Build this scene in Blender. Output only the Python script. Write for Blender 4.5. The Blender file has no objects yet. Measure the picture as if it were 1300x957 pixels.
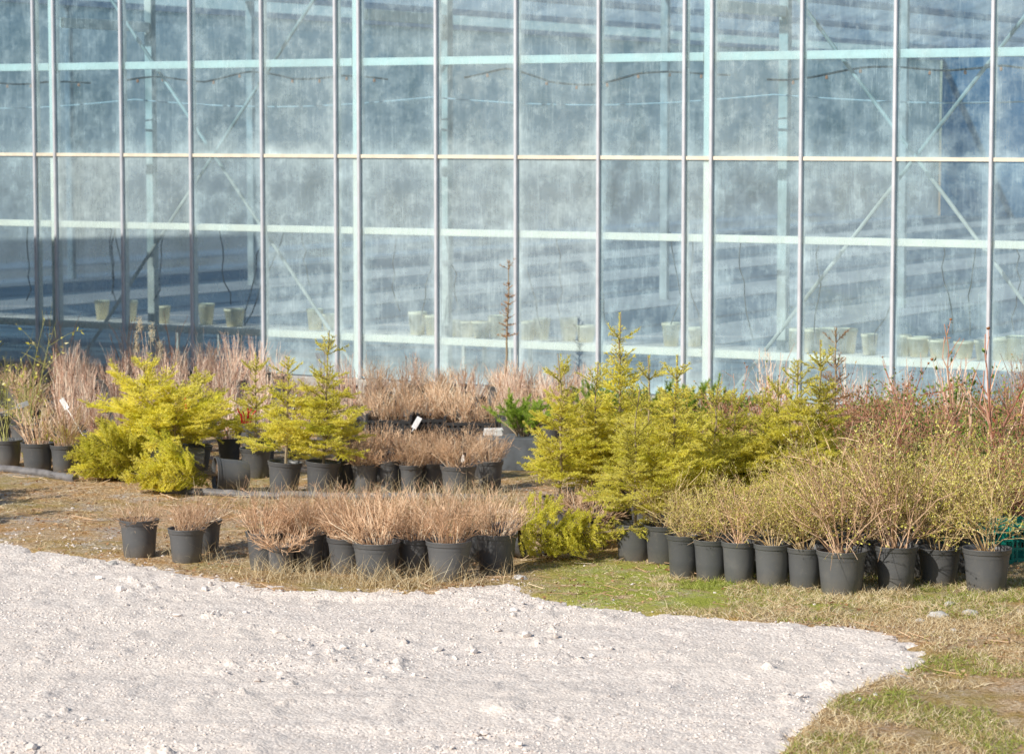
import bpy, math, random
import numpy as np
from mathutils import Vector, Euler, Matrix

rng = np.random.default_rng(7)
random.seed(7)
sc = bpy.context.scene
C = sc.collection
R = math.radians

# ------------------------------------------------------------------ camera geometry (pixels of the 1300x957 photo)
F, CX, CY, HOR, H = 3400.0, 650.0, 478.5, 168.0, 2.88
PITCH = math.atan((CY - HOR) / F)

def ray(px, py):
    a, v = (px - CX) / F, -(py - CY) / F
    return np.array([a, math.cos(PITCH) + v * math.sin(PITCH), -math.sin(PITCH) + v * math.cos(PITCH)])

def G(px, py, z=0.0):
    d = ray(px, py); t = (z - H) / d[2]
    return np.array([d[0] * t, d[1] * t, z])

def zat(py, Y, px=650):
    d = ray(px, py)
    return H + d[2] / d[1] * Y

# wall frame: local x runs along the wall, local y into the greenhouse
PSI = math.atan(1.72e-4 * F)
WY = 28.8
PW, GAP = 1.005, 0.31                       # pane width, narrow pane beside each post (in pane widths)
dv = np.array([math.cos(PSI), -math.sin(PSI)]); nv = np.array([math.sin(PSI), math.cos(PSI)])

def WL(s, q):                               # wall-local to world xy
    p = np.array([0, WY]) + s * dv + q * nv
    return float(p[0]), float(p[1])

def toWL(p):
    r = np.array([p[0], p[1] - WY])
    return float(r @ dv), float(r @ nv)

# ------------------------------------------------------------------ sun
SUN_EL = R(33); az = np.array([-0.75, -0.66]); az /= np.linalg.norm(az)
SUN = np.array([az[0] * math.cos(SUN_EL), az[1] * math.cos(SUN_EL), math.sin(SUN_EL)])

# ------------------------------------------------------------------ mesh builder
class MB:
    def __init__(s):
        s.v, s.f, s.t, s.n = [], [], [], 0
    def add(s, V, Fc, tint=0.5):
        V = np.asarray(V, float).reshape(-1, 3); Fc = np.asarray(Fc, int)
        s.v.append(V); s.f.append(Fc + s.n)
        t = np.asarray(tint, float)
        s.t.append(np.full(len(V), float(t)) if t.ndim == 0 else t)
        s.n += len(V); return s
    def mesh(s, name, smooth=False):
        me = bpy.data.meshes.new(name)
        V = np.concatenate(s.v) if s.v else np.zeros((0, 3))
        me.vertices.add(len(V)); me.vertices.foreach_set('co', V.ravel())
        li, ls, lt, st = [], [], [], 0
        for f in s.f:
            k = f.shape[1]; li.append(f.ravel())
            ls.append(st + np.arange(len(f)) * k); lt.append(np.full(len(f), k)); st += f.size
        li = np.concatenate(li); ls = np.concatenate(ls); lt = np.concatenate(lt)
        me.loops.add(len(li)); me.loops.foreach_set('vertex_index', li.astype(np.int32))
        me.polygons.add(len(ls)); me.polygons.foreach_set('loop_start', ls.astype(np.int32))
        me.polygons.foreach_set('loop_total', lt.astype(np.int32))
        a = me.attributes.new('tint', 'FLOAT', 'POINT'); a.data.foreach_set('value', np.concatenate(s.t).astype(np.float32))
        me.polygons.foreach_set('use_smooth', np.full(len(ls), bool(smooth)))
        me.update(calc_edges=True); me.validate()
        return me
    # --- shapes
    def box(s, x0, x1, y0, y1, z0, z1, tint=0.5):
        V = [(x, y, z) for x in (x0, x1) for y in (y0, y1) for z in (z0, z1)]
        return s.add(V, [(0, 1, 3, 2), (4, 6, 7, 5), (0, 4, 5, 1), (2, 3, 7, 6), (0, 2, 6, 4), (1, 5, 7, 3)], tint)
    def bbox(s, x0, x1, y0, y1, z0, z1, b=0.006, tint=0.5):   # box with chamfered edges
        bm = bpy.data.meshes.new('t')
        import bmesh
        m = bmesh.new(); bmesh.ops.create_cube(m, size=1)
        for v in m.verts:
            v.co = Vector(((x0 + x1) / 2 + v.co.x * (x1 - x0), (y0 + y1) / 2 + v.co.y * (y1 - y0), (z0 + z1) / 2 + v.co.z * (z1 - z0)))
        bmesh.ops.bevel(m, geom=m.edges[:], offset=b, segments=1, affect='EDGES')
        m.verts.ensure_lookup_table()
        V = np.array([v.co[:] for v in m.verts])
        for k in (3, 4):
            Fk = [[v.index for v in f.verts] for f in m.faces if len(f.verts) == k]
            if Fk:
                if k == 3: s.add(V, Fk, tint)
                else: s.add(V, Fk, tint)
        m.free(); bpy.data.meshes.remove(bm)
        return s
    def tubes(s, P, Rr, sides=4, tint=0.5):
        P = np.asarray(P, float); M, N, _ = P.shape
        Rr = np.broadcast_to(np.asarray(Rr, float), (M, N))
        T = np.gradient(P, axis=1); T /= np.linalg.norm(T, axis=2, keepdims=True) + 1e-9
        ref = np.where(np.abs(T[:, :1, 2:3]) > 0.8, np.array([1., 0, 0]), np.array([0, 0, 1.]))
        A = np.cross(T, np.broadcast_to(ref, T.shape)); A /= np.linalg.norm(A, axis=2, keepdims=True) + 1e-9
        B = np.cross(T, A)
        th = np.arange(sides) * 2 * math.pi / sides
        V = P[:, :, None, :] + Rr[:, :, None, None] * (np.cos(th)[None, None, :, None] * A[:, :, None, :] + np.sin(th)[None, None, :, None] * B[:, :, None, :])
        m, n, k = np.meshgrid(np.arange(M), np.arange(N - 1), np.arange(sides), indexing='ij')
        k2 = (k + 1) % sides; base = m * N * sides
        Fc = np.stack([base + n * sides + k, base + n * sides + k2, base + (n + 1) * sides + k2, base + (n + 1) * sides + k], -1).reshape(-1, 4)
        t = np.broadcast_to(np.asarray(tint, float), (M,)) if np.ndim(tint) else np.full(M, tint)
        s.add(V, Fc, np.repeat(t, N * sides))
        if sides >= 4 and N * sides < 5000:
            caps = (np.arange(M) * N * sides)[:, None] + (N - 1) * sides + np.arange(sides)[None]
            s.f.append(caps + s.n - len(V.reshape(-1, 3)))
        return s
    def leaves(s, Cn, D, L, Wd, tint, curl=0.25):
        M = len(Cn); D = D / (np.linalg.norm(D, axis=1, keepdims=True) + 1e-9)
        rv = rng.normal(size=(M, 3)); S = np.cross(D, rv); S /= np.linalg.norm(S, axis=1, keepdims=True) + 1e-9
        Nn = np.cross(D, S); L = np.broadcast_to(L, (M,))[:, None]; Wd = np.broadcast_to(Wd, (M,))[:, None]
        a = Cn; b = Cn + D * L * .45 + S * Wd * .5 + Nn * L * curl * .3; c = Cn + D * L; d = Cn + D * L * .45 - S * Wd * .5 + Nn * L * curl * .3
        V = np.stack([a, b, c, d], 1); i = np.arange(M)[:, None] * 4
        Fc = np.concatenate([i + [0, 1, 2], i + [0, 2, 3]])
        return s.add(V, Fc, np.repeat(np.broadcast_to(tint, (M,)), 4))
    def needles(s, P0, D, L, Wd, tint):
        M = len(P0); D = D / (np.linalg.norm(D, axis=1, keepdims=True) + 1e-9)
        S = np.cross(D, rng.normal(size=(M, 3))); S /= np.linalg.norm(S, axis=1, keepdims=True) + 1e-9
        L = np.broadcast_to(L, (M,))[:, None]; Wd = np.broadcast_to(Wd, (M,))[:, None]
        V = np.stack([P0 - S * Wd / 2, P0 + S * Wd / 2, P0 + D * L], 1)
        return s.add(V, np.arange(M * 3).reshape(M, 3), np.repeat(np.broadcast_to(tint, (M,)), 3))
    def lathe(s, prof, seg=36, tint=0.5, cap0=False, cap1=False):
        prof = np.asarray(prof, float); N = len(prof); th = np.arange(seg) * 2 * math.pi / seg
        V = np.stack([prof[:, None, 0] * np.cos(th), prof[:, None, 0] * np.sin(th), np.broadcast_to(prof[:, None, 1], (N, seg))], -1)
        n, k = np.meshgrid(np.arange(N - 1), np.arange(seg), indexing='ij'); k2 = (k + 1) % seg
        s.add(V, np.stack([n * seg + k, n * seg + k2, (n + 1) * seg + k2, (n + 1) * seg + k], -1).reshape(-1, 4), tint)
        if cap0: s.f.append(np.arange(seg)[None, ::-1] + s.n - N * seg)
        if cap1: s.f.append(np.arange(seg)[None] + s.n - seg)
        return s

def obj(name, me, mat=None, parent=None, loc=None):
    if isinstance(me, MB): me = me.mesh(name)
    o = bpy.data.objects.new(name, me); C.objects.link(o)
    if mat is not None and (not me.materials): me.materials.append(mat)
    if parent is not None: o.parent = parent
    if loc is not None: o.location = loc
    return o

def tag(o, label=None, cat=None, group=None, kind=None):
    if label: o['label'] = label
    if cat: o['category'] = cat
    if group: o['group'] = group
    if kind: o['kind'] = kind
    return o

def thing(name, label, cat, loc=(0, 0, 0), rot=(0, 0, 0), group=None):
    o = bpy.data.objects.new(name, None); C.objects.link(o); o.empty_display_size = .1
    o.location = loc; o.rotation_euler = rot
    return tag(o, label, cat, group)

# ------------------------------------------------------------------ value noise for meshes
def vnoise(x, y, seed=0):
    xi, yi = np.floor(x).astype(np.int64), np.floor(y).astype(np.int64); fx, fy = x - xi, y - yi
    def h(a, b):
        n = (a * 374761393 + b * 668265263 + seed * 974711) & 0xFFFFFFFF
        n = ((n ^ (n >> 13)) * 1274126177) & 0xFFFFFFFF
        return ((n ^ (n >> 16)) & 0xFFFF) / 65535.0
    u, v = fx * fx * (3 - 2 * fx), fy * fy * (3 - 2 * fy)
    return (h(xi, yi) * (1 - u) + h(xi + 1, yi) * u) * (1 - v) + (h(xi, yi + 1) * (1 - u) + h(xi + 1, yi + 1) * u) * v

def fbm(x, y, oct=4, seed=0):
    s, a = 0, .5
    for k in range(oct):
        s = s + a * vnoise(x * 2 ** k, y * 2 ** k, seed + k); a *= .5
    return s / (1 - .5 ** oct)

# ------------------------------------------------------------------ materials
class NT:
    def __init__(s, name):
        s.m = bpy.data.materials.new(name); s.m.use_nodes = True; s.t = s.m.node_tree; s.t.nodes.clear()
        s.out = s.t.nodes.new('ShaderNodeOutputMaterial')
    def n(s, typ, **k):
        nd = s.t.nodes.new(typ)
        for a, b in k.items():
            if a.startswith('i_'):
                key = a[2:]; key = int(key) if key.isdigit() else key.replace('_', ' ')
                sock = nd.inputs[key]
                if hasattr(b, 'links') or isinstance(b, bpy.types.NodeSocket): s.t.links.new(b, sock)
                else: sock.default_value = b
            else: setattr(nd, a, b)
        return nd
    def ramp(s, fac, stops, interp='LINEAR'):
        r = s.n('ShaderNodeValToRGB'); r.color_ramp.interpolation = interp
        e = r.color_ramp.elements
        while len(e) < len(stops): e.new(.5)
        for el, (p, c) in zip(e, stops):
            el.position = p; el.color = (*c, 1) if len(c) == 3 else c
        s.t.links.new(fac, r.inputs[0]); return r.outputs[0]
    def noise(s, scale, vec=None, detail=4, rough=.55, dim='3D'):
        nd = s.n('ShaderNodeTexNoise', i_Scale=scale, i_Detail=detail, i_Roughness=rough)
        if vec is not None: s.t.links.new(vec, nd.inputs['Vector'])
        return nd.outputs[0]
    def math(s, op, a, b=None, clamp=False):
        nd = s.n('ShaderNodeMath', operation=op, use_clamp=clamp)
        for i, v in enumerate((a, b)):
            if v is None: continue
            if isinstance(v, bpy.types.NodeSocket): s.t.links.new(v, nd.inputs[i])
            else: nd.inputs[i].default_value = v
        return nd.outputs[0]
    def mix(s, fac, a, b, mode='MIX'):
        nd = s.n('ShaderNodeMix', data_type='RGBA', blend_type=mode)
        for sock, v in ((nd.inputs[0], fac), (nd.inputs[6], a), (nd.inputs[7], b)):
            if isinstance(v, bpy.types.NodeSocket): s.t.links.new(v, sock)
            elif isinstance(v, (int, float)): sock.default_value = v
            else: sock.default_value = (*v, 1)
        return nd.outputs[2]
    def maprange(s, v, a, b, c=0., d=1.):
        nd = s.n('ShaderNodeMapRange'); s.t.links.new(v, nd.inputs[0])
        for i, x in enumerate((a, b, c, d)): nd.inputs[i + 1].default_value = x
        return nd.outputs[0]
    def bump(s, h, strength=.3, dist=.01):
        return s.n('ShaderNodeBump', i_Strength=strength, i_Distance=dist, i_Height=h).outputs[0]
    def pr(s, col, rough=.6, normal=None, metal=0., spec=.5):
        p = s.n('ShaderNodeBsdfPrincipled')
        for k, v in (('Base Color', col), ('Roughness', rough), ('Metallic', metal), ('Specular IOR Level', spec), ('Normal', normal)):
            if v is None: continue
            if isinstance(v, bpy.types.NodeSocket): s.t.links.new(v, p.inputs[k])
            elif isinstance(v, (tuple, list)): p.inputs[k].default_value = (*v, 1)
            else: p.inputs[k].default_value = v
        return p.outputs[0]
    def done(s, sh):
        s.t.links.new(sh, s.out.inputs[0]); return s.m
    def obj(s): return s.n('ShaderNodeTexCoord').outputs['Object']
    def rnd(s): return s.n('ShaderNodeObjectInfo').outputs['Random']
    def tint(s): return s.n('ShaderNodeAttribute', attribute_name='tint').outputs['Fac']

def mat_plant(name, stops, transl=0.0, rough=.55, rvar=.25):
    t = NT(name)
    col = t.ramp(t.tint(), stops)
    f = t.maprange(t.rnd(), 0, 1, 1 - rvar, 1 + rvar * .6)
    comb = t.n('ShaderNodeCombineColor'); 
    for i in range(3): t.t.links.new(f, comb.inputs[i])
    col = t.mix(1.0, col, comb.outputs[0], 'MULTIPLY')
    sh = t.pr(col, rough, spec=.3)
    if transl:
        tr = t.n('ShaderNodeBsdfTranslucent'); t.t.links.new(col, tr.inputs[0])
        mx = t.n('ShaderNodeMixShader'); mx.inputs[0].default_value = transl
        t.t.links.new(sh, mx.inputs[1]); t.t.links.new(tr.outputs[0], mx.inputs[2]); sh = mx.outputs[0]
    return t.done(sh)

def mat_paint(name, col, rough=.5, metal=0., var=.12, scale=9., bump=.0):
    t = NT(name)
    o = t.obj(); n = t.noise(scale, o, 5)
    lo = tuple(c * (1 - var) for c in col); hi = tuple(min(1, c * (1 + var)) for c in col)
    c = t.ramp(n, [(.3, lo), (.7, hi)])
    return t.done(t.pr(c, rough, t.bump(n, bump, .004) if bump else None, metal))

M = {}
M['spruce'] = mat_plant('spruce needles', [(0, (.34, .35, .03)), (.35, (.72, .71, .075)), (.7, (.92, .86, .14)), (1, (1., .92, .24))], .52, .5, .14)
M['spruce_bark'] = mat_plant('spruce bark', [(0, (.2, .14, .08)), (1, (.42, .34, .22))])
M['spruce_brown'] = mat_plant('dead spruce needles', [(0, (.3, .12, .05)), (.5, (.55, .26, .11)), (1, (.7, .4, .2))], .15)
M['pine'] = mat_plant('pine needles', [(0, (.09, .18, .02)), (.5, (.32, .46, .05)), (1, (.52, .64, .1))], .22)
M['tan'] = mat_plant('tan twigs', [(0, (.32, .19, .10)), (.4, (.68, .43, .26)), (.75, (.88, .64, .43)), (1, (.93, .81, .61))], 0, .6, .2)
M['pink'] = mat_plant('pinkish stems', [(0, (.34, .16, .10)), (.35, (.66, .40, .28)), (.7, (.86, .66, .50)), (1, (.92, .82, .68))], 0, .6, .15)
M['olive'] = mat_plant('olive twigs', [(0, (.3, .19, .08)), (.5, (.66, .48, .24)), (1, (.9, .74, .48))], 0, .6, .12)
M['willow'] = mat_plant('yellow green twigs', [(0, (.22, .2, .06)), (.5, (.4, .4, .12)), (1, (.6, .52, .3))], 0, .6, .12)
M['cane'] = mat_plant('red canes', [(0, (.28, .10, .06)), (.5, (.58, .29, .19)), (1, (.78, .55, .38))], 0, .5, .12)
M['leaf_yel'] = mat_plant('small yellow green leaves', [(0, (.26, .25, .03)), (.4, (.64, .60, .10)), (.8, (.88, .80, .24)), (1, (.94, .86, .46))], .25, .4, .12)
M['leaf_mix'] = mat_plant('green and red leaves', [(0, (.06, .12, .02)), (.4, (.22, .34, .06)), (.62, (.5, .48, .12)), (.75, (.42, .12, .06)), (1, (.5, .26, .14))], .2, .35, .12)
M['leaf_dark'] = mat_plant('dark green leaves', [(0, (.04, .09, .015)), (.6, (.2, .32, .05)), (1, (.46, .5, .12))], .2, .35, .12)
M['grass_dry'] = mat_plant('dry grass blades', [(0, (.45, .3, .14)), (.5, (.78, .62, .36)), (1, (.92, .82, .58))], .2)
M['grass_green'] = mat_plant('green grass blades', [(0, (.2, .26, .03)), (.5, (.4, .46, .08)), (1, (.6, .6, .18))], .25)
M['litter'] = mat_plant('fallen leaves', [(0, (.22, .1, .04)), (.5, (.5, .27, .13)), (1, (.7, .54, .34))], .1)

def mat_pot():
    t = NT('dark grey pot plastic'); o = t.obj()
    n = t.noise(6, o, 5); n2 = t.noise(60, o, 3)
    sep = t.n('ShaderNodeSeparateXYZ'); t.t.links.new(o, sep.inputs[0])
    low = t.maprange(sep.outputs[2], .0, .09, 1, 0)
    dust = t.math('MULTIPLY', low, n2); scuff = t.math('MULTIPLY', t.maprange(t.noise(22, o, 6, .75), .58, .74), .5)
    dust = t.math('ADD', t.math('MULTIPLY', dust, 1.1), t.math('ADD', scuff, t.math('MULTIPLY', t.maprange(n, .48, .75), t.maprange(t.rnd(), 0, 1, .15, .6))), True)
    base = t.mix(t.rnd(), (.082, .084, .088), (.12, .122, .125))
    col = t.mix(dust, base, (.2, .185, .165))
    return t.done(t.pr(col, t.maprange(n, .3, .7, .38, .55), t.bump(n2, .05, .002), spec=.45))
M['pot'] = mat_pot()
def mat_soil():
    t = NT('pot soil'); o = t.obj(); n = t.noise(60, o, 6)
    return t.done(t.pr(t.ramp(n, [(.3, (.05, .03, .02)), (.6, (.2, .12, .07)), (.75, (.34, .22, .13))]), .9, t.bump(n, .8, .01)))
M['soil'] = mat_soil()
M['black'] = mat_paint('black tray plastic', (.03, .03, .032), .4, var=.3)
M['teal'] = mat_paint('teal crate plastic', (.01, .27, .2), .4)
M['white'] = mat_paint('white label plastic', (.8, .8, .8), .4, var=.05)
M['steel_white'] = mat_paint('white painted steel', (.95, .86, .73), .45, var=.08, scale=4)
M['steel_old'] = mat_paint('old galvanised steel', (.56, .56, .50), .6, var=.4, scale=2.2)
M['rail_cream'] = mat_paint('cream weathered bar', (.74, .66, .53), .55, var=.15, scale=5)
M['alu'] = mat_paint('aluminium glazing bar', (.60, .61, .65), .45, .2, var=.12, scale=5)
M['concrete'] = mat_paint('concrete plinth', (.38, .37, .35), .85, var=.2, bump=.4)
M['pipe'] = mat_paint('grey weathered hose', (.17, .16, .16), .6, var=.35, scale=14, bump=.3)
M['hose'] = mat_paint('black hose', (.03, .035, .04), .5)
M['red'] = mat_paint('red plastic nozzle', (.7, .25, .12), .4)
M['wire'] = mat_paint('pale wire', (.62, .66, .66), .5)
M['inpot'] = mat_paint('cream pots', (.98, .84, .58), .6, var=.08)
M['foam'] = mat_paint('white foam box', (.75, .73, .7), .8)
M['box_grey'] = mat_paint('grey square container', (.09, .1, .11), .5, var=.3)
M['shed'] = mat_paint('shed cladding', (.22, .24, .26), .6, var=.15)
M['brown_cloth'] = mat_paint('orange leaf', (.7, .32, .1), .7)
M['stone'] = mat_paint('pale stone', (.55, .52, .48), .85, var=.2, scale=12, bump=.5)
M['redtwine'] = mat_paint('red twine', (.6, .02, .03), .5)

def mat_glass(name, d0, d1, tcol):
    t = NT(name); o = t.obj(); rnd = t.rnd()
    off = t.n('ShaderNodeCombineXYZ'); t.t.links.new(t.math('MULTIPLY', rnd, 57.0), off.inputs[0]); t.t.links.new(t.math('MULTIPLY', rnd, 31.0), off.inputs[2])
    va = t.n('ShaderNodeVectorMath', operation='ADD'); t.t.links.new(o, va.inputs[0]); t.t.links.new(off.outputs[0], va.inputs[1]); p = va.outputs[0]
    mp = t.n('ShaderNodeMapping'); mp.inputs['Scale'].default_value = (13, 1, .8); t.t.links.new(p, mp.inputs[0])
    streak = t.noise(2.2, mp.outputs[0], 6, .62)
    mp2 = t.n('ShaderNodeMapping'); mp2.inputs['Scale'].default_value = (40, 1, 2.4); t.t.links.new(p, mp2.inputs[0])
    fine = t.noise(2.0, mp2.outputs[0], 5, .6)
    cloud = t.noise(1.7, p, 4, .6); blot = t.noise(3.6, p, 5, .65)
    vor = t.n('ShaderNodeTexVoronoi', i_Scale=26.0); t.t.links.new(p, vor.inputs['Vector'])
    speck = t.maprange(vor.outputs[0], .0, .14, 1, 0); speck = t.math('MULTIPLY', speck, t.maprange(blot, .5, .62))
    sep = t.n('ShaderNodeSeparateXYZ'); t.t.links.new(o, sep.inputs[0])
    edge = t.n('ShaderNodeAttribute', attribute_name='tint').outputs['Fac']   # 1 along the rim of the pane, 0 inside
    e = t.math('MULTIPLY', edge, t.maprange(cloud, .35, .65, .25, 1.0))
    mot = t.noise(7.5, p, 6, .7)
    d = t.math('MULTIPLY', t.maprange(streak, .5, .78), .13)
    d = t.math('ADD', d, t.math('MULTIPLY', t.maprange(fine, .5, .75), t.math('MULTIPLY', t.maprange(cloud, .45, .65), .27)))
    d = t.math('ADD', d, t.math('MULTIPLY', t.maprange(blot, .45, .75), .22))
    d = t.math('ADD', d, t.math('MULTIPLY', t.maprange(mot, .5, .72), .16))
    d = t.math('ADD', d, t.math('MULTIPLY', e, .46)); d = t.math('ADD', d, t.math('MULTIPLY', speck, .35))
    d = t.math('ADD', d, t.math('MULTIPLY', t.math('SUBTRACT', rnd, .5), .12))
    hz = t.maprange(sep.outputs[2], 0.0, 2.5, d1, d0)
    d = t.math('ADD', d, hz, True); d = t.math('MINIMUM', d, .85)
    dif = t.n('ShaderNodeBsdfDiffuse'); t.t.links.new(t.mix(t.rnd(), (.66, .88, .96), (.80, .94, .95)), dif.inputs[0])
    trl = t.n('ShaderNodeBsdfTranslucent'); trl.inputs[0].default_value = (.7, .85, .92, 1)
    m0 = t.n('ShaderNodeMixShader'); m0.inputs[0].default_value = .12
    t.t.links.new(dif.outputs[0], m0.inputs[1]); t.t.links.new(trl.outputs[0], m0.inputs[2])
    tr = t.n('ShaderNodeBsdfTransparent'); tr.inputs[0].default_value = (*tcol, 1)
    m1 = t.n('ShaderNodeMixShader'); t.t.links.new(d, m1.inputs[0]); t.t.links.new(tr.outputs[0], m1.inputs[1]); t.t.links.new(m0.outputs[0], m1.inputs[2])
    gl = t.n('ShaderNodeBsdfGlossy'); gl.inputs['Roughness'].default_value = .03; gl.inputs[0].default_value = (.9, .95, 1, 1)
    wob = t.noise(2.0, p, 2); t.t.links.new(t.bump(wob, .12, .02), gl.inputs['Normal'])
    fr = t.n('ShaderNodeFresnel', i_IOR=1.5)
    m2 = t.n('ShaderNodeMixShader'); t.t.links.new(t.math('MULTIPLY', fr.outputs[0], 1.25, True), m2.inputs[0]); t.t.links.new(m1.outputs[0], m2.inputs[1]); t.t.links.new(gl.outputs[0], m2.inputs[2])
    return t.done(m2.outputs[0])
M['glass_up'] = mat_glass('dusty upper glass', .04, .06, (.64, .84, .95))
M['glass_low'] = mat_glass('dusty lower glass', .08, .20, (.80, .91, .96))
def mat_roof():
    t = NT('roof glass'); tr = t.n('ShaderNodeBsdfTransparent'); tr.inputs[0].default_value = (.48, .58, .68, 1)
    di = t.n('ShaderNodeBsdfTranslucent'); di.inputs[0].default_value = (.7, .75, .8, 1)
    n = t.noise(.9, t.obj(), 4)
    m1 = t.n('ShaderNodeMixShader'); t.t.links.new(t.maprange(n, .3, .7, .15, .4), m1.inputs[0]); t.t.links.new(tr.outputs[0], m1.inputs[1]); t.t.links.new(di.outputs[0], m1.inputs[2])
    return t.done(m1.outputs[0])
M['roof'] = mat_roof()
M['backwall'] = mat_paint('hazy far glazing', (.07, .18, .29), .6, var=.25, scale=.35)

# ground materials ------------------------------------------------
def mat_ground():
    t = NT('mossy soil'); o = t.n('ShaderNodeNewGeometry').outputs['Position']
    a = t.noise(1.1, o, 5); b = t.noise(5, o, 6, .65); c = t.noise(38, o, 4, .7); c2 = t.noise(120, o, 3, .7)
    litter = t.ramp(c, [(.3, (.2, .11, .05)), (.45, (.54, .36, .2)), (.58, (.74, .56, .36)), (.72, (.88, .78, .6))])
    orange = t.ramp(c, [(.3, (.25, .12, .04)), (.52, (.64, .36, .15)), (.72, (.8, .58, .33))])
    moss = t.ramp(c2, [(.28, (.16, .15, .03)), (.5, (.36, .33, .08)), (.72, (.56, .48, .18))])
    green = t.ramp(c2, [(.28, (.2, .24, .03)), (.5, (.44, .48, .08)), (.72, (.66, .64, .2))])
    grav = t.ramp(c, [(.3, (.3, .26, .24)), (.5, (.6, .54, .5)), (.7, (.82, .76, .7))])
    col = t.mix(t.maprange(b, .45, .62), litter, orange)
    col = t.mix(t.maprange(t.math('ADD', a, t.math('MULTIPLY', b, .5)), .76, .98, 0, .75), col, moss)
    sep = t.n('ShaderNodeSeparateXYZ'); t.t.links.new(o, sep.inputs[0])
    gx = t.math('MULTIPLY', t.maprange(sep.outputs[0], -.1, .5), t.maprange(sep.outputs[0], 1.9, 2.9, 1, .15))
    gy = t.math('MULTIPLY', t.maprange(sep.outputs[1], 15.6, 16.2), t.maprange(sep.outputs[1], 17.6, 18.2, 1, 0))
    g = t.math('MULTIPLY', t.math('MULTIPLY', gx, gy), t.maprange(b, .36, .5))
    col = t.mix(g, col, green)
    stony = t.math('MULTIPLY', t.maprange(t.noise(2.3, o, 5, .6), .5, .62), t.maprange(c, .4, .55))
    far = t.math('MAXIMUM', t.maprange(sep.outputs[1], 19.5, 22, .35, .9), t.maprange(sep.outputs[0], -2.0, -3.0, 0, .9))
    col = t.mix(t.math('MULTIPLY', stony, far), col, grav)
    h = t.math('ADD', c, t.math('MULTIPLY', c2, .5))
    return t.done(t.pr(col, .95, t.bump(h, .9, .03), spec=.15))
M['ground'] = mat_ground()
def mat_gravel(name, k=1.):
    t = NT(name); o = t.n('ShaderNodeNewGeometry').outputs['Position']
    v = t.n('ShaderNodeTexVoronoi', i_Scale=55.0); t.t.links.new(o, v.inputs['Vector'])
    big = t.noise(.8, o, 4); c = t.noise(90, o, 4, .7)
    base = t.ramp(v.outputs['Color'], [(0, (.58 * k, .50 * k, .45 * k)), (.45, (.85 * k, .755 * k, .68 * k)), (1, (.95 * k, .87 * k, .80 * k))])
    base = t.mix(t.maprange(big, .4, .65, 0, .5), base, (.92 * k, .81 * k, .71 * k))
    grit = t.noise(170, o, 2, .8)
    base = t.mix(t.maprange(grit, .58, .7, 0, .55), base, (.36 * k, .33 * k, .33 * k))
    base = t.mix(t.maprange(c, .55, .75, 0, .4), base, (.6 * k, .52 * k, .46 * k))
    h = t.math('ADD', t.math('MULTIPLY', v.outputs['Distance'], -1.), t.math('MULTIPLY', c, .6))
    return t.done(t.pr(base, .95, t.bump(h, .45, .012), spec=.15))
M['gravel'] = mat_gravel('pale crushed gravel', .95)
M['pebble'] = mat_plant('gravel stones', [(0, (.55, .48, .44)), (.3, (.74, .67, .62)), (1, (.90, .82, .76))], 0, .9, 0)
def mat_floor():
    t = NT('greenhouse floor'); o = t.n('ShaderNodeNewGeometry').outputs['Position']; n = t.noise(.6, o, 4)
    return t.done(t.pr(t.ramp(n, [(.3, (.09, .15, .20)), (.7, (.15, .21, .26))]), .9))
M['floor'] = mat_floor()
M['walk'] = mat_paint('pale concrete walkway', (.52, .51, .48), .8, var=.1, scale=1.5)  # pale colour stands in for sunlight on the greenhouse floor

# ------------------------------------------------------------------ world, sun, camera
w = bpy.data.worlds.new('World'); sc.world = w; w.use_nodes = True
nt = w.node_tree; bg = nt.nodes['Background']
sky = nt.nodes.new('ShaderNodeTexSky'); sky.sky_type = 'NISHITA'; sky.sun_disc = False
sky.sun_elevation = SUN_EL; sky.sun_rotation = math.atan2(az[0], az[1]) % (2 * math.pi); sky.air_density = 1.0; sky.dust_density = .6; sky.ozone_density = 1.5
nt.links.new(sky.outputs[0], bg.inputs[0]); bg.inputs[1].default_value = .092
sl = bpy.data.lights.new('sun', 'SUN'); sl.energy = 5.0; sl.angle = R(.55); sl.color = (1, .95, .86)
so = bpy.data.objects.new('sun', sl); C.objects.link(so); so.rotation_euler = Vector(SUN).to_track_quat('Z', 'Y').to_euler(); so.location = (-20, -10, 20)
cam = bpy.data.cameras.new('camera'); co = bpy.data.objects.new('camera', cam); C.objects.link(co)
cam.sensor_width = 36; cam.lens = F / 1300 * 36; cam.clip_end = 2000; cam.clip_start = .5
co.location = (0, 0, H); co.rotation_euler = (R(90) - PITCH, 0, 0)
cam.dof.use_dof = True; cam.dof.focus_distance = 17.6; cam.dof.aperture_fstop = 4.5
sc.camera = co
sc.view_settings.view_transform = 'Standard'; sc.view_settings.look = 'None'; sc.view_settings.exposure = 0
sc.cycles.transparent_max_bounces = 24; sc.cycles.max_bounces = 8

# ------------------------------------------------------------------ ground and gravel
def axis(core0, core1, step, lo, hi):
    a = list(np.arange(core0, core1 + 1e-6, step)); s = step
    L = []; x = core0
    while x > lo: s = min(s * 1.35, 40); x -= s; L.append(x)
    s = step; Rr = []; x = core1
    while x < hi: s = min(s * 1.35, 40); x += s; Rr.append(x)
    return np.array(L[::-1] + a + Rr)

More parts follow.
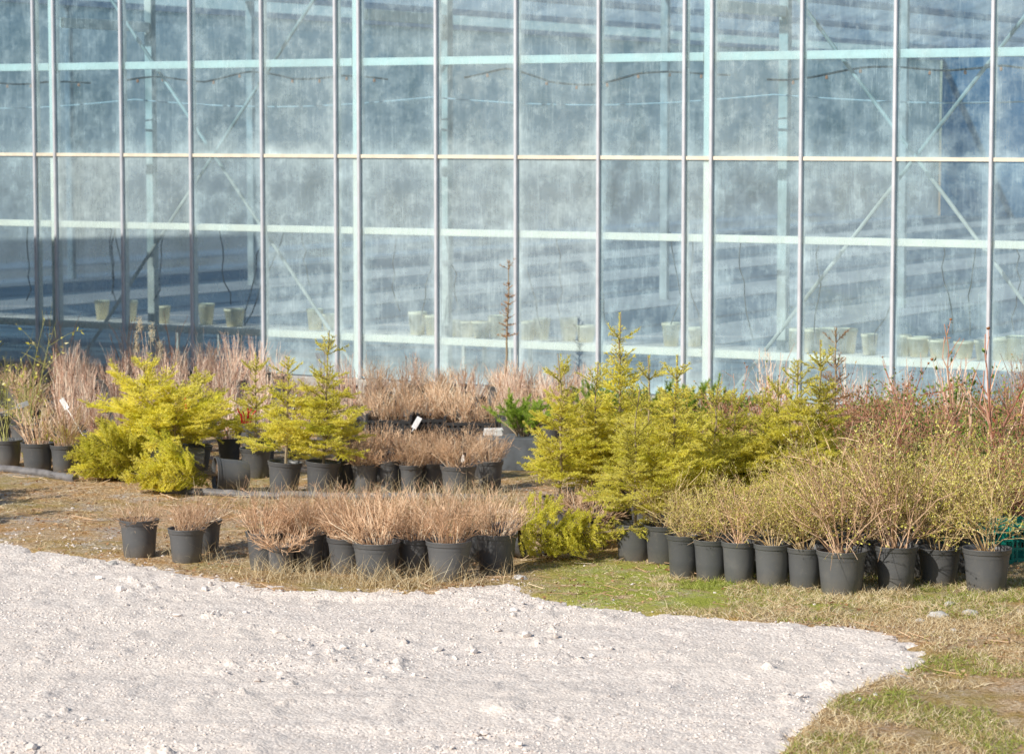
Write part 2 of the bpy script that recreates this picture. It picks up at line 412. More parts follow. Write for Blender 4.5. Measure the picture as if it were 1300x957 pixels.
EDGE = [(-400, 668), (0, 688), (60, 698), (120, 706), (190, 716), (240, 727), (320, 743), (380, 748), (450, 746), (520, 749), (600, 742), (650, 737), (690, 757), (760, 768), (800, 774), (900, 782), (980, 789), (1080, 795), (1130, 803), (1170, 815), (1185, 832), (1160, 848), (1110, 866), (1060, 890), (1000, 957), (960, 1040)]
EP = np.array([G(a, b)[:2] for a, b in EDGE])
poly = np.concatenate([EP, [[1.0, 8.0], [1.0, -30], [-60, -30], [-60, EP[0][1]]]])
def sdist(X, Y):                     # signed distance to the edge of the gravel, positive inside
    sh = X.shape; p = np.stack([X.ravel(), Y.ravel()], 1)
    d = np.full(len(p), 1e9); ins = np.zeros(len(p), bool); n = len(poly)
    for i in range(n):
        a, b = poly[i], poly[(i + 1) % n]; ab = b - a
        t = np.clip(((p - a) @ ab) / (ab @ ab), 0, 1)
        d = np.minimum(d, np.linalg.norm(p - (a + t[:, None] * ab), axis=1))
        c = ((a[1] > p[:, 1]) != (b[1] > p[:, 1])) & (p[:, 0] < (b[0] - a[0]) * (p[:, 1] - a[1]) / (b[1] - a[1] + 1e-12) + a[0])
        ins ^= c
    return (np.where(ins, d, -d)).reshape(sh)

def ground_bump(X, Y):
    near = np.clip((30 - Y) / 3, 0, 1) * np.clip((Y - 10) / 2, 0, 1)
    return near * ((fbm(X * 1.3, Y * 1.3, 4, 3) - .5) * .05 + (fbm(X * 9, Y * 9, 3, 9) - .5) * .018)

gx, gy = axis(-5.2, 5.2, .045, -600, 600), axis(12.5, 27, .05, -80, 900)
X, Y = np.meshgrid(gx, gy)
sd = sdist(X, Y)
Z = ground_bump(X, Y) - np.clip(sd / .15, 0, 1) * .05
sx, sq = (X * dv[0] + (Y - WY) * dv[1]), (X * nv[0] + (Y - WY) * nv[1])
Z = np.where(sq > -.3, np.minimum(Z, -.01) * 0 - .012, Z)
nx, ny = len(gx), len(gy)
i, j = np.meshgrid(np.arange(nx - 1), np.arange(ny - 1)); q = j * nx + i
ground = obj('ground', MB().add(np.stack([X, Y, Z], -1), np.stack([q, q + 1, q + nx + 1, q + nx], -1).reshape(-1, 4)).mesh('ground', True), M['ground'])
tag(ground, kind='structure')

def gz(x, y): return float(ground_bump(np.array([x]), np.array([y]))[0])

rx, ry = axis(-3.4, 3.6, .018, -60, 6), axis(12.0, 19.2, .022, -30, 23)
X, Y = np.meshgrid(rx, ry)
sd = sdist(X, Y) + (fbm(X * 3, Y * 3, 4, 21) - .5) * .35 + (fbm(X * 12, Y * 12, 3, 5) - .5) * .34
def road_h(X, Y, sd):
    lump = np.clip(fbm(X * 5, Y * 3.4, 3, 31) - .52, 0, 1) * .045
    clod = np.clip(fbm(X * 13, Y * 13, 2, 77) - .70, 0, 1) * .15 * np.clip((fbm(X * 1.7, Y * 1.7, 2, 50) - .42) * 6, 0, 1)
    tracks = (fbm(X * .5, Y * 2.6, 3, 91) - .5) * .06
    fine = (fbm(X * 34, Y * 34, 2, 13) - .5) * .009
    verge = np.exp(-((sd - .25) / .22) ** 2) * (fbm(X * 7, Y * 7, 3, 61) - .35) * .03
    return .012 + lump + clod + tracks + fine + verge - .02
Z = ground_bump(X, Y) * .5 + road_h(X, Y, sd)
Z = np.where(sd > 0, Z * np.clip(sd / .3 + .15, 0, 1), 0) + np.where(sd > 0, 0, np.clip(sd, -1, 0) * .35) - .004
nx, ny = len(rx), len(ry)
i, j = np.meshgrid(np.arange(nx - 1), np.arange(ny - 1)); q = j * nx + i
fq = np.stack([q, q + 1, q + nx + 1, q + nx], -1).reshape(-1, 4)
keep = (sd.ravel()[fq].max(1) > -.16)
fq = fq[keep]; used = np.unique(fq); remap = np.full(nx * ny, -1); remap[used] = np.arange(len(used))
road = obj('gravel_road', MB().add(np.stack([X, Y, Z], -1).reshape(-1, 3)[used], remap[fq]).mesh('gravel_road', True), M['gravel'])
tag(road, kind='structure')
RX, RY, RZ, RSD = rx, ry, Z, sd
def road_z(x, y):
    ix = np.clip(np.searchsorted(RX, x), 0, len(RX) - 1); iy = np.clip(np.searchsorted(RY, y), 0, len(RY) - 1)
    return RZ[iy, ix], RSD[iy, ix]

# loose stones of the gravel, one stuff object
ico_v = []; ph = (1 + 5 ** .5) / 2
for a in (-1, 1):
    for b in (-ph, ph): ico_v += [(0, a, b), (a, b, 0), (b, 0, a)]
ico_v = np.array(ico_v) / np.linalg.norm(ico_v[0])
import itertools
dm = np.linalg.norm(ico_v[:, None] - ico_v[None], axis=2); el_ = 1.06
ico_f = []
for t3 in itertools.combinations(range(12), 3):
    if all(dm[a, b] < el_ for a, b in itertools.combinations(t3, 2)):
        a, b, c = ico_v[list(t3)]
        ico_f.append(t3 if np.dot(np.cross(b - a, c - a), a) > 0 else (t3[0], t3[2], t3[1]))
ico_f = np.array(ico_f)
def stones(mb, x, y, z, s, tint):
    n = len(x); V = ico_v[None] * rng.uniform(.65, 1.25, (n, 12, 1)) * (s[:, None, None] * rng.uniform(.6, 1.2, (n, 1, 3)) * np.array([1, 1, .7]))
    th = rng.uniform(0, 6.28, n); c, sn = np.cos(th)[:, None], np.sin(th)[:, None]
    V = np.stack([V[..., 0] * c - V[..., 1] * sn, V[..., 0] * sn + V[..., 1] * c, V[..., 2]], -1) + np.stack([x, y, z], -1)[:, None]
    mb.add(V, (ico_f[None] + (np.arange(n) * 12)[:, None, None]).reshape(-1, 3), np.repeat(tint, 12))
n = 52000
yy = 12.1 + (rng.random(n) ** 1.25) * 6.6; xx = rng.uniform(-1, 1, n) * (yy * .2 + .35)
zz, s_ = road_z(xx, yy); pr = np.clip(fbm(xx * .9, yy * 2.2, 3, 40) * 3.4 - 1.25, .05, 1)
k = (s_ > -.04) & (rng.random(n) < pr)
xx, yy, zz = xx[k], yy[k], zz[k]; sz = .003 + .008 * rng.random(k.sum()) ** 3
mb = MB(); stones(mb, xx, yy, zz + sz * .1, sz, rng.random(k.sum()))
n = 600                                     # clods
yy = rng.uniform(12.2, 17.5, n); xx = rng.uniform(-1, 1, n) * (yy * .2); zz, s_ = road_z(xx, yy)
k = (s_ > 0) & (fbm(xx * 1.7, yy * 1.7, 2, 50) > .5)
xx, yy, zz = xx[k], yy[k], zz[k]; sz = .010 + .022 * rng.random(k.sum()) ** 3
stones(mb, xx, yy, zz + sz * .3, sz, rng.random(k.sum()))
n = 26000                                   # rough verge and stony patches on the soil
xx = rng.uniform(-5, 4.5, n); yy = rng.uniform(15, 25, n); sdd = sdist(xx, yy)
pk = np.clip(np.where(sdd > -.5, 1.1 * np.exp(sdd / .16), .05), 0, 1) * np.clip(fbm(xx * 2.3, yy * 2.3, 3, 44) * 4 - 1.5, .1, 1); pk = np.where((xx < -2.4) & (sdd > -.7) & (sdd < 0), .6, pk)
k = (sdd < .05) & (rng.random(n) < pk)
xx, yy = xx[k], yy[k]; sz = .004 + .012 * rng.random(k.sum()) ** 4
stones(mb, xx, yy, ground_bump(xx, yy) + sz * .1, sz, rng.random(k.sum()) * .5)
tag(obj('gravel', mb, M['pebble']), 'loose pale gravel stones on the road and its verge', 'gravel', kind='stuff')

# ------------------------------------------------------------------ greenhouse
gh = thing('greenhouse', 'large glass greenhouse with dusty panes, grey glazing bars and white steel frame', 'greenhouse', (0, WY, 0), (0, 0, -PSI))
BAY = 4 + GAP; U0 = 6.252
def S(U): return (U - U0) * PW
EAVE = 5.3; ZT, ZM, ZL, ZB = 3.65, 2.615, 1.79, 0.60
KS = range(-3, 4)
lines = []
for k in KS:
    for m in range(5): lines.append((k * BAY + m, m))
mb_mull = MB().bbox(-.017, .017, -.042, -.004, .14, EAVE, .005).mesh('mullion')
mb_leg = MB().box(-.014, .014, .004, .075, .14, EAVE).mesh('mullion_leg')
xs_sorted = []
for U, m in lines:
    o = obj('glazing_bar', mb_mull, M['alu'], gh, (S(U), 0, 0))
    obj('bar_web', mb_leg, M['steel_white'], o)
    xs_sorted.append(S(U))
xs_sorted.sort()
# panes with a dusty rim held in the tint attribute
def pane_mesh(wd, ht):
    e = .10
    xs = np.array([0, .02, .05, .1, .17, wd - .17, wd - .1, wd - .05, wd - .02, wd]) if wd > .5 else np.linspace(0, wd, 6)
    zs = np.array([0, .03, .08, .16, .3, .5, ht - .4, ht - .2, ht - .08, ht - .03, ht])
    Xp, Zp = np.meshgrid(xs, zs)
    dx = np.minimum(Xp, wd - Xp)
    r = np.exp(-dx / .06) * 1.0 + np.exp(-Zp / .16) * .9 + np.exp(-(ht - Zp) / (.3 if ht < 2.6 else .09)) * .6
    n_, m_ = len(xs), len(zs); ii, jj = np.meshgrid(np.arange(n_ - 1), np.arange(m_ - 1)); qq = jj * n_ + ii
    b = MB().add(np.stack([Xp, np.zeros_like(Xp), Zp], -1), np.stack([qq, qq + 1, qq + n_ + 1, qq + n_], -1).reshape(-1, 4), np.clip(r, 0, 1).ravel())
    return b.mesh('glass_pane')
cache = {}
for a, b in zip(xs_sorted[:-1], xs_sorted[1:]):
    wd = b - a - .008
    for row, (z0, z1, mat) in enumerate(((.15, ZM - .012, M['glass_low']), (ZM + .012, EAVE - .01, M['glass_up']))):
        key = (round(wd, 3), row)
        if key not in cache:
            cache[key] = pane_mesh(wd, z1 - z0); cache[key].materials.append(mat)
        o = obj('glass_pane', cache[key], None, gh, (a + .004, 0, z0))
        o.rotation_euler = (R(random.uniform(-.12, .12)), 0, R(random.uniform(-.15, .15)))
XL, XR = xs_sorted[0], xs_sorted[-1]
for a, b in zip(xs_sorted[:-1], xs_sorted[1:]):
    obj('glazing_rail', MB().box(a + .023, b - .023, -.02, .02, ZM - .019, ZM + .019), M['rail_cream'], gh)
for k in KS:
    x0, x1 = S(k * BAY) + .0, S((k + 1) * BAY) if k < KS[-1] else XR
    for z, hh, yy in ((ZT, .045, .02), (ZL, .04, .02), (ZB, .042, .02), (EAVE - .05, .06, .02)):
        obj('girt', MB().bbox(x0 + .012, x1 - .115, yy, yy + .06, z - hh, z + hh, .006), M['steel_white'], gh)
    x = S(k * BAY)
    obj('post', MB().bbox(x - .108, x - .022, .012, .12, 0, EAVE, .008), M['steel_white'], gh)
    obj('bracket', MB().bbox(x - .15, x - .112, .083, .13, ZT - .075, ZT + .02, .004), M['concrete'], gh)
    obj('tie_beam', MB().bbox(x - .09, x - .02, .21, 1.85, 4.12, 4.24, .006), M['steel_white'], gh)
    for yy, hw in ((1.9, .055), (16, .07)):
        obj('column', MB().bbox(x - .055 - hw, x - .055 + hw, yy - .05, yy + .05, .02, EAVE, .006), M['steel_old'], gh)
    obj('gutter', MB().box(x - .14, x + .04, .22, 62, EAVE + .02, EAVE + .14), M['alu'], gh)
for k in (-2, 0, 2):
    a, b = S(k * BAY), S((k + 1) * BAY) - .1
    for (p0, p1, yy) in (((a, 5.25), (b, .05), .25), ((b, 5.25), (a, .05), .31)):
        obj('brace', MB().tubes(np.array([[(p0[0], yy, p0[1]), (p1[0], yy, p1[1])]]), .021, 8), M['steel_old'], gh)
obj('plinth', MB().bbox(XL - .1, XR + .1, -.06, .12, -.2, .135, .01), M['concrete'], gh)
rf = MB()
for k in KS:
    x0, x1 = S(k * BAY) - .05, S((k + 1) * BAY) - .05; xm = (x0 + x1) / 2
    for ya in np.arange(.2, 62, 6.2):
        rf.add([(x0, ya, EAVE + .15), (xm, ya, EAVE + 1.0), (xm, ya + 6.2, EAVE + 1.0), (x0, ya + 6.2, EAVE + .15)], [(0, 1, 2, 3)])
        rf.add([(xm, ya, EAVE + 1.0), (x1, ya, EAVE + .15), (x1, ya + 6.2, EAVE + .15), (xm, ya + 6.2, EAVE + 1.0)], [(0, 1, 2, 3)])
    rf.add([(x0, .1, EAVE), (x1, .1, EAVE), (xm, .1, EAVE + 1.0)], [(0, 1, 2)])
obj('roof', rf, M['roof'], gh)
obj('far_wall', MB().box(XL, XR + 40, 62.1, 62.2, 0, EAVE + .9), M['backwall'], gh)
obj('side_wall', MB().box(XL - .1, XL - .02, 0.1, 62, 0, EAVE + .1), M['roof'], gh)
obj('side_wall', MB().box(XR + 40, XR + 40.1, 0.1, 62, 0, EAVE + .1), M['roof'], gh)
fl = obj('floor', MB().box(XL, XR + 40, .13, 62, -.1, .015), M['floor']); fl.location = (0, WY, 0); fl.rotation_euler = (0, 0, -PSI); tag(fl, kind='structure')
pm = MB()  # pale strip per bay, painted as sunlit floor between the bay shadows
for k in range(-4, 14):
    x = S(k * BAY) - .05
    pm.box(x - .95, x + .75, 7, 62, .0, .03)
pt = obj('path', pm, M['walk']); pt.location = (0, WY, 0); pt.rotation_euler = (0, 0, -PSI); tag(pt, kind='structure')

def at_wall(name, label, cat, s, q, z=0, group=None, rz=0):
    x, y = WL(s, q); return thing(name, label, cat, (x, y, z), (0, 0, -PSI + rz), group)
# bench and pots inside
BQ = 3.0
for k in range(-1, 4):
    a, b = S(k * BAY) + .1, S((k + 1) * BAY) - .15
    t = at_wall('bench', 'low white growing bench behind the dusty glass', 'bench', (a + b) / 2, BQ, 0, 'benches inside the greenhouse')
    hw = (b - a) / 2
    obj('bench_top', MB().bbox(-hw, hw, -.3, .35, .36, .41, .006), M['steel_white'], t)
    for sx_ in (-1, 1):
        for sy_ in (-.22, .27):
            obj('leg', MB().box(sx_ * (hw - .2) - .02, sx_ * (hw - .2) + .02, sy_ - .02, sy_ + .02, .015, .36), M['steel_white'], t)
def inner_pot(D, hh, seg=20):
    r = D / 2
    return MB().lathe([(r * .72, 0), (r * .94, hh * .85), (r, hh * .86), (r, hh), (r * .9, hh), (r * .86, hh * .8), (.001, hh * .78)], seg, cap0=True)
ipm = inner_pot(.21, .25).mesh('cup', True); ipm2 = inner_pot(.25, .2).mesh('cup', True)
for m_ in (ipm, ipm2): m_.materials.append(M['inpot'])
for px in (400, 420, 530, 549, 572, 591, 611, 631, 668, 688, 722, 744, 852, 880, 1000, 1012, 1030, 1050, 1076, 1104, 1146, 1167, 1192, 1224, 1252, 1272, 1290, 130, 165, 208, 262, 298):
    d = ray(px, 415); r0 = np.array([d[0], d[1]])           # where that direction meets the bench line
    A_ = np.array([[r0[0], -dv[0]], [r0[1], -dv[1]]]); b_ = np.array([0, WY]) + (BQ - .1 + random.uniform(-.08, .08)) * nv
    tt = np.linalg.solve(A_, b_); x, y = tt[0] * r0
    o = obj('pot', random.choice([ipm, ipm, ipm2])); o.location = (x, y, .412); s = random.uniform(.9, 1.12); o.scale = (s, s, s)
    tag(o, 'cream plant pot standing on the bench behind the greenhouse glass', 'pot', 'cream pots on the benches inside the greenhouse')
# irrigation lines with red nozzles, wires, hanging cords
for k in (-1, 0, 1, 2):
    a = S(k * BAY) + (.15 if k != 1 else .75); L = 3.9 if k != 1 else 3.3
    t = at_wall('irrigation_hose', ['sagging black irrigation hose with red nozzles at the left edge behind the glass', 'wavy black irrigation hose with red nozzles behind the glass with the left brace', 'wavy black irrigation hose with red nozzles in the middle bay of the glass', 'black irrigation hose with red nozzles behind the right-hand braced glass'][k + 1], 'hose', a, 1.0, 3.5, 'irrigation hoses inside the greenhouse')
    xs_ = np.linspace(0, L, 40); zz_ = .045 * np.sin(xs_ * (1.1 + .5 * ((k * 7) % 3)) + 2.3 * k) + .025 * np.sin(xs_ * 3.7 + 5 * k) + .03 * np.interp(xs_, np.linspace(0, L, 7), rng.normal(0, 1, 7))
    obj('hose', MB().tubes(np.stack([xs_, xs_ * 0, zz_], -1)[None], .013, 6), M['hose'], t)
    for x in np.arange(.3, L, .38):
        z = float(np.interp(x, xs_, zz_))
        obj('nozzle', MB().lathe([(.004, -.042), (.016, -.035), (.016, -.012), (.007, 0)], 8, cap0=True), M['red'], t, (x, 0, z - .012))
    wx = np.linspace(S(k * BAY), S((k + 1) * BAY), 30) - a
    o = obj('wire', MB().tubes(np.stack([wx, wx * 0 + .5, -.22 - .1 * np.sin(np.linspace(0, 3.14, 30))], -1)[None], .009, 5), M['wire']); x, y = WL(a, 1.0); o.location = (x, y, 3.5); o.rotation_euler = (0, 0, -PSI)
    tag(o, 'thin pale wire sagging across a bay behind the glass', 'wire', 'wires inside the greenhouse')
for i in range(26):
    s = S(-1.5 + i * .57 + random.uniform(-.2, .2)); q_ = random.uniform(.5, 2.4); n_ = 8
    tz = np.linspace(0, 1, n_); L = random.uniform(.7, 1.25)
    P = np.stack([np.cumsum(np.r_[0, rng.normal(0, .035, n_ - 1)]) + tz * random.uniform(-.3, .3), tz * 0, -tz * L], -1)[None]
    o = obj('cord', MB().tubes(P, .0075, 5), M['hose']); x, y = WL(s, q_); o.location = (x, y, ZL - .02); o.rotation_euler = (0, 0, -PSI)
    tag(o, 'thin dark cord hanging below the middle rail behind the glass', 'cord', 'hanging cords inside the greenhouse')

# ------------------------------------------------------------------ unseen panel wall, added left of the frame to cast the shadow on the glass
sl_ = np.array([-az @ dv, -az @ nv])                       # direction the sunlight travels, in the wall's frame
qw = 4.6; tq = qw / sl_[1]
HS = 1.62 + tq * math.tan(SUN_EL)
x, y = WL(S(2.93) - sl_[0] * tq, -qw)
sh = thing('panel_wall', 'grey concrete panel wall standing left of the photo in front of the greenhouse', 'wall', (x, y, 0), (0, 0, -PSI + R(3)))
for k in range(4):
    obj('panel', MB().bbox(-2.5 * (k + 1) + .002, -2.5 * k - .002, .02, .16, -.05, HS, .01), M['concrete'], sh)
    obj('post', MB().bbox(-2.5 * k - .2, -2.5 * k - .02, -.12, .017, -.05, HS - .02, .01), M['concrete'], sh)

# ------------------------------------------------------------------ plants
def fan_stems(M_, h, spread, r0, power=1.4, wob=.03, N=6, hv=.25):
    ph = rng.uniform(0, 2 * math.pi, M_); rr = r0 * np.sqrt(rng.random(M_))
    P0 = np.stack([rr * np.cos(ph), rr * np.sin(ph), np.zeros(M_)], -1)
    ph2 = ph + rng.normal(0, .5, M_); sp = spread * np.sqrt(rng.random(M_)); hh = h * (1 - hv * rng.random(M_)) * (1 - .25 * (sp / (spread + 1e-6)) ** 2)
    t = np.linspace(0, 1, N)[None, :, None]
    out = np.stack([np.cos(ph2) * sp, np.sin(ph2) * sp, np.zeros(M_)], -1)[:, None] * t ** power
    up = np.stack([np.zeros(M_), np.zeros(M_), hh], -1)[:, None] * t
    w_ = np.cumsum(rng.normal(0, wob, (M_, N, 3)) * h * .35, axis=1) * t
    return P0[:, None] + out + up + w_
def twigs_on(P, per, L0, L1, ang=.7, N=4, tmin=.25, droop=0.):
    M_, n, _ = P.shape; idx = np.repeat(np.arange(M_), per); K = len(idx)
    t = rng.uniform(tmin, .97, K) * (n - 1); i0 = np.floor(t).astype(int); f = (t - i0)[:, None]
    st = P[idx, i0] * (1 - f) + P[idx, np.minimum(i0 + 1, n - 1)] * f
    d = P[idx, np.minimum(i0 + 1, n - 1)] - P[idx, i0]; d /= np.linalg.norm(d, axis=1, keepdims=True) + 1e-9
    d = d + rng.normal(0, ang, (K, 3)); d[:, 2] += .25; d /= np.linalg.norm(d, axis=1, keepdims=True)
    L = rng.uniform(L0, L1, K)[:, None, None]; tt = np.linspace(0, 1, N)[None, :, None]
    Q = st[:, None] + d[:, None] * L * tt + np.array([0, 0, -droop]) * L * tt ** 2 + np.cumsum(rng.normal(0, .06, (K, N, 3)), axis=1) * L * .5 * tt
    return Q
def along(P, n):
    M_, N, _ = P.shape; i = rng.integers(0, M_, n); t = rng.uniform(.1, 1, n) * (N - 1); i0 = np.minimum(np.floor(t).astype(int), N - 2); f = (t - i0)[:, None]
    return P[i, i0] * (1 - f) + P[i, i0 + 1] * f, P[i, i0 + 1] - P[i, i0]

def taper(r0, r1, M_, N): return np.linspace(r0, r1, N)[None] * rng.uniform(.75, 1.25, (M_, 1))

def mk_spiraea(h=.3, spread=.24, M_=95):           # low tan fan of fine stems
    b = MB(); P = fan_stems(M_, h, spread, .10, 1.1, .09, hv=.6); b.tubes(P, taper(.0023, .0011, M_, 6), 3, rng.random(M_))
    T = twigs_on(P, 5, .03, .12, .6); b.tubes(T, taper(.0015, .0008, len(T), 4), 3, rng.random(len(T)) * .8)
    T2 = twigs_on(T, 1, .02, .06, .5, 3); b.tubes(T2, taper(.0012, .0007, len(T2), 3), 3, rng.random(len(T2)) * .7)
    return {'stems': (b.mesh('stems'), M['tan'])}
def mk_tallfan(h=.6, spread=.16, M_=40, mat='pink', twig=2, r=.0042):
    b = MB(); P = fan_stems(M_, h, spread, .09, 1.1, .055, hv=.6); b.tubes(P, taper(r, r * .45, M_, 6), 3, rng.random(M_))
    T = twigs_on(P, twig, .05, .18, .35); b.tubes(T, taper(.0024, .0012, len(T), 4), 3, rng.random(len(T)))
    return {'stems': (b.mesh('stems'), M[mat])}
def mk_shrub(h=.56, spread=.36, M_=26, nl=1500, mats=('olive', 'leaf_yel'), ls=(.011, .02), per=7):
    b = MB(); P = fan_stems(M_, h, spread, .05, 1.2, .10, hv=.65); b.tubes(P, taper(.0038, .0013, M_, 6), 4, rng.random(M_) * .8)
    T = twigs_on(P, per, .07, .28, .75); b.tubes(T, taper(.002, .001, len(T), 4), 3, rng.random(len(T)) * .75)
    T2 = twigs_on(T, 1, .05, .15, .7, 3); b.tubes(T2, taper(.0013, .0007, len(T2), 3), 3, rng.random(len(T2)) * .6)
    lf = MB(); A_, D_ = along(T, nl // 2); B_, E_ = along(T2, nl - nl // 2); A_ = np.r_[A_, B_]; D_ = np.r_[D_, E_]
    D_ = D_ / (np.linalg.norm(D_, axis=1, keepdims=True) + 1e-9) + rng.normal(0, .7, D_.shape)
    L = rng.uniform(*ls, len(A_)); lf.leaves(A_, D_, L, L * .6, np.clip(rng.normal(.5, .3, len(A_)), 0, 1))
    return {'stems': (b.mesh('stems'), M[mats[0]]), 'leaves': (lf.mesh('leaves'), M[mats[1]])}
def mk_cane(h=1.0, M_=5, nl=40):
    b = MB(); P = fan_stems(M_, h, .22, .03, 1.2, .07, 8, hv=.45); b.tubes(P, taper(.006, .0025, M_, 8), 5, rng.random(M_))
    T = twigs_on(P, 5, .08, .22, .5); b.tubes(T, taper(.003, .0014, len(T), 4), 3, rng.random(len(T)))
    lf = MB(); A_, D_ = along(T, nl); L = rng.uniform(.02, .04, nl); lf.leaves(A_, D_ + rng.normal(0, .05, D_.shape), L, L * .6, rng.random(nl))
    tips = T[:, -1][rng.random(len(T)) < .2]
    d = {'stems': (b.mesh('stems'), M['cane']), 'leaves': (lf.mesh('leaves'), M['leaf_mix'])}
    for q_, tp_ in enumerate(tips):
        hp = MB(); stones(hp, tp_[:1], tp_[1:2], tp_[2:], np.full(1, .012), np.full(1, .3)); d['rose_hip#%d' % q_] = (hp.mesh('rose_hip'), M['spruce_brown'])
    return d

def mk_spruce(h=1.0, spread=.32, leader=.17, z0=.10, brown=False, sparse=1., dens=430., bright=0., up=0.):
    tr = MB(); fo = MB()
    N = 12; t = np.linspace(0, 1, N); TP = np.stack([np.cumsum(rng.normal(0, .006, N)), np.cumsum(rng.normal(0, .006, N)), t * h], -1)
    tr.tubes(TP[None], np.linspace(.013, .0035, N)[None] * (h / .9) ** .5, 6, .6)
    tp = lambda z: np.array([np.interp(z, TP[:, 2], TP[:, 0]), np.interp(z, TP[:, 2], TP[:, 1]), z])
    P0, DD, LL, TT, WW = [], [], [], [], []
    def shoot(p, d, L, tint, dn=1.): P0.append(p); DD.append(d / (np.linalg.norm(d) + 1e-9)); LL.append(L); TT.append(tint); WW.append(dn)
    shoot(tp(h - leader), np.array([0, 0, 1.]), leader, .8, 1.3)
    zt = h - leader; shoot(tp(max(z0, zt - .32)), np.array([0, 0, 1.]), min(.32, zt - z0), .65, .8)
    z = zt; year = 0; bl = []
    while z > z0:
        nb = rng.integers(4, 7) if year else rng.integers(4, 6)
        a0 = rng.uniform(0, 6.28); fr = (h - z) / h
        for i in range(nb):
            L = (.105 if year == 0 else .03) + spread * (min(1, fr * 1.2) ** 1.15) * rng.uniform(.75, 1.12)
            bl.append((z + rng.normal(0, .008), a0 + i * 6.28 / nb + rng.normal(0, .18), L, fr))
        gap = rng.uniform(.09, .14) * (1.5 if year == 0 else 1.15 if year == 1 else .85); ni = int((2 if year == 0 else rng.integers(5, 10)) * sparse)
        for i in range(ni):
            zz_ = z - rng.uniform(.15, .9) * gap; fr2 = (h - zz_) / h
            if zz_ > z0: bl.append((zz_, rng.uniform(0, 6.28), spread * min(1, fr2 * 1.2) ** .9 * rng.uniform(.3, .7), fr2))
        z -= gap; year += 1
    segs = []
    for (z, a, L, fr) in bl:
        el = R(32) * (1 - min(1, fr * 1.5)) + R(23) + up + rng.normal(0, .25); d0 = np.array([math.cos(a) * math.cos(el), math.sin(a) * math.cos(el), math.sin(el)])
        n = 5; pts = [tp(z)]; d = d0.copy()
        for k in range(n):
            d = d + np.array([0, 0, -.09 if k < 3 else .17]) * min(1., fr * 1.6) * (up == 0) + rng.normal(0, .04, 3); d /= np.linalg.norm(d)
            pts.append(pts[-1] + d * L / n)
        pts = np.array(pts); segs.append(pts)
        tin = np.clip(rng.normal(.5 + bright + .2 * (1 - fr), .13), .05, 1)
        for k in range(n):
            if k == 0 and L > .15 and fr > .3: continue
            shoot(pts[k], pts[k + 1] - pts[k], L / n, min(1, tin + .07 * k), 1.)
        side = np.cross(d0, [0, 0, 1.]); side /= np.linalg.norm(side) + 1e-9
        s_ = .3 * L if L > .15 else .4 * L
        while s_ < L * .97:
            k = min(n - 1, int(s_ / L * n)); f = s_ / L * n - k; p = pts[k] * (1 - f) + pts[k + 1] * f
            dd = (pts[k + 1] - pts[k]) / (L / n)
            for sg in (-1, 1):
                if rng.random() < .86:
                    ll = max(.03, (L - s_) * rng.uniform(.45, .8)); ll = min(ll, .19)
                    sd_ = dd * .75 + side * sg * .75 + np.array([0, 0, rng.normal(.08, .28)])
                    sd_ /= np.linalg.norm(sd_)
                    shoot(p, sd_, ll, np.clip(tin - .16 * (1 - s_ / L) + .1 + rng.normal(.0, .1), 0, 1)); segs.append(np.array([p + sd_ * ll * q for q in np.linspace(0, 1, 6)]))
                    if ll > .08:
                        for q in (.35, .6):
                            for s2 in (-1, 1):
                                e = sd_ * .8 + np.cross(sd_, [0, 0, 1.]) * s2 * .7 + rng.normal(0, .1, 3)
                                shoot(p + sd_ * ll * q, e, ll * .45, np.clip(tin + rng.normal(.12, .12), 0, 1))
            s_ += rng.uniform(.028, .045)
    tr.tubes(np.array(segs), np.linspace(.0028, .001, 6)[None], 3, .2)
    P0, DD, LL, TT, WW = map(np.array, (P0, DD, LL, TT, WW))
    cnt = np.maximum(4, (LL * dens * WW)).astype(int); ix = np.repeat(np.arange(len(LL)), cnt); K = len(ix)
    u = rng.random(K)[:, None]; base = P0[ix] + DD[ix] * LL[ix][:, None] * u
    rv = rng.normal(size=(K, 3)); rv -= (rv * DD[ix]).sum(1, keepdims=True) * DD[ix]; rv /= np.linalg.norm(rv, axis=1, keepdims=True) + 1e-9
    nd = DD[ix] * rng.uniform(.5, 1.0, (K, 1)) + rv * .8
    fo.needles(base, nd, rng.uniform(.013, .023, K), .0046, np.clip(TT[ix] + rng.normal(0, .08, K), 0, 1))
    return {'trunk': (tr.mesh('trunk'), M['spruce_bark']), 'needles': (fo.mesh('needles'), M['spruce_brown' if brown else 'spruce'])}
def mk_pine(h=.36, spread=.3):
    tr = MB(); fo = MB(); P = fan_stems(26, h, spread, .05, 1.1, .05, hv=.4); tr.tubes(P, taper(.007, .003, 26, 6), 4, .3)
    T = twigs_on(P, 6, .05, .12, .6); tr.tubes(T, taper(.003, .002, len(T), 4), 3, .3)
    A_, D_ = along(T, 16000); B_, E_ = along(P[:, 3:], 5000); A_ = np.r_[A_, B_]; D_ = np.r_[D_, E_]; D_ = D_ / (np.linalg.norm(D_, axis=1, keepdims=True) + 1e-9)
    fo.needles(A_, D_ * 1.1 + rng.normal(0, .6, D_.shape), rng.uniform(.022, .04, len(A_)), .0035, np.clip(rng.normal(.5, .2, len(A_)), 0, 1))
    return {'stems': (tr.mesh('stems'), M['spruce_bark']), 'needles': (fo.mesh('needles'), M['pine'])}

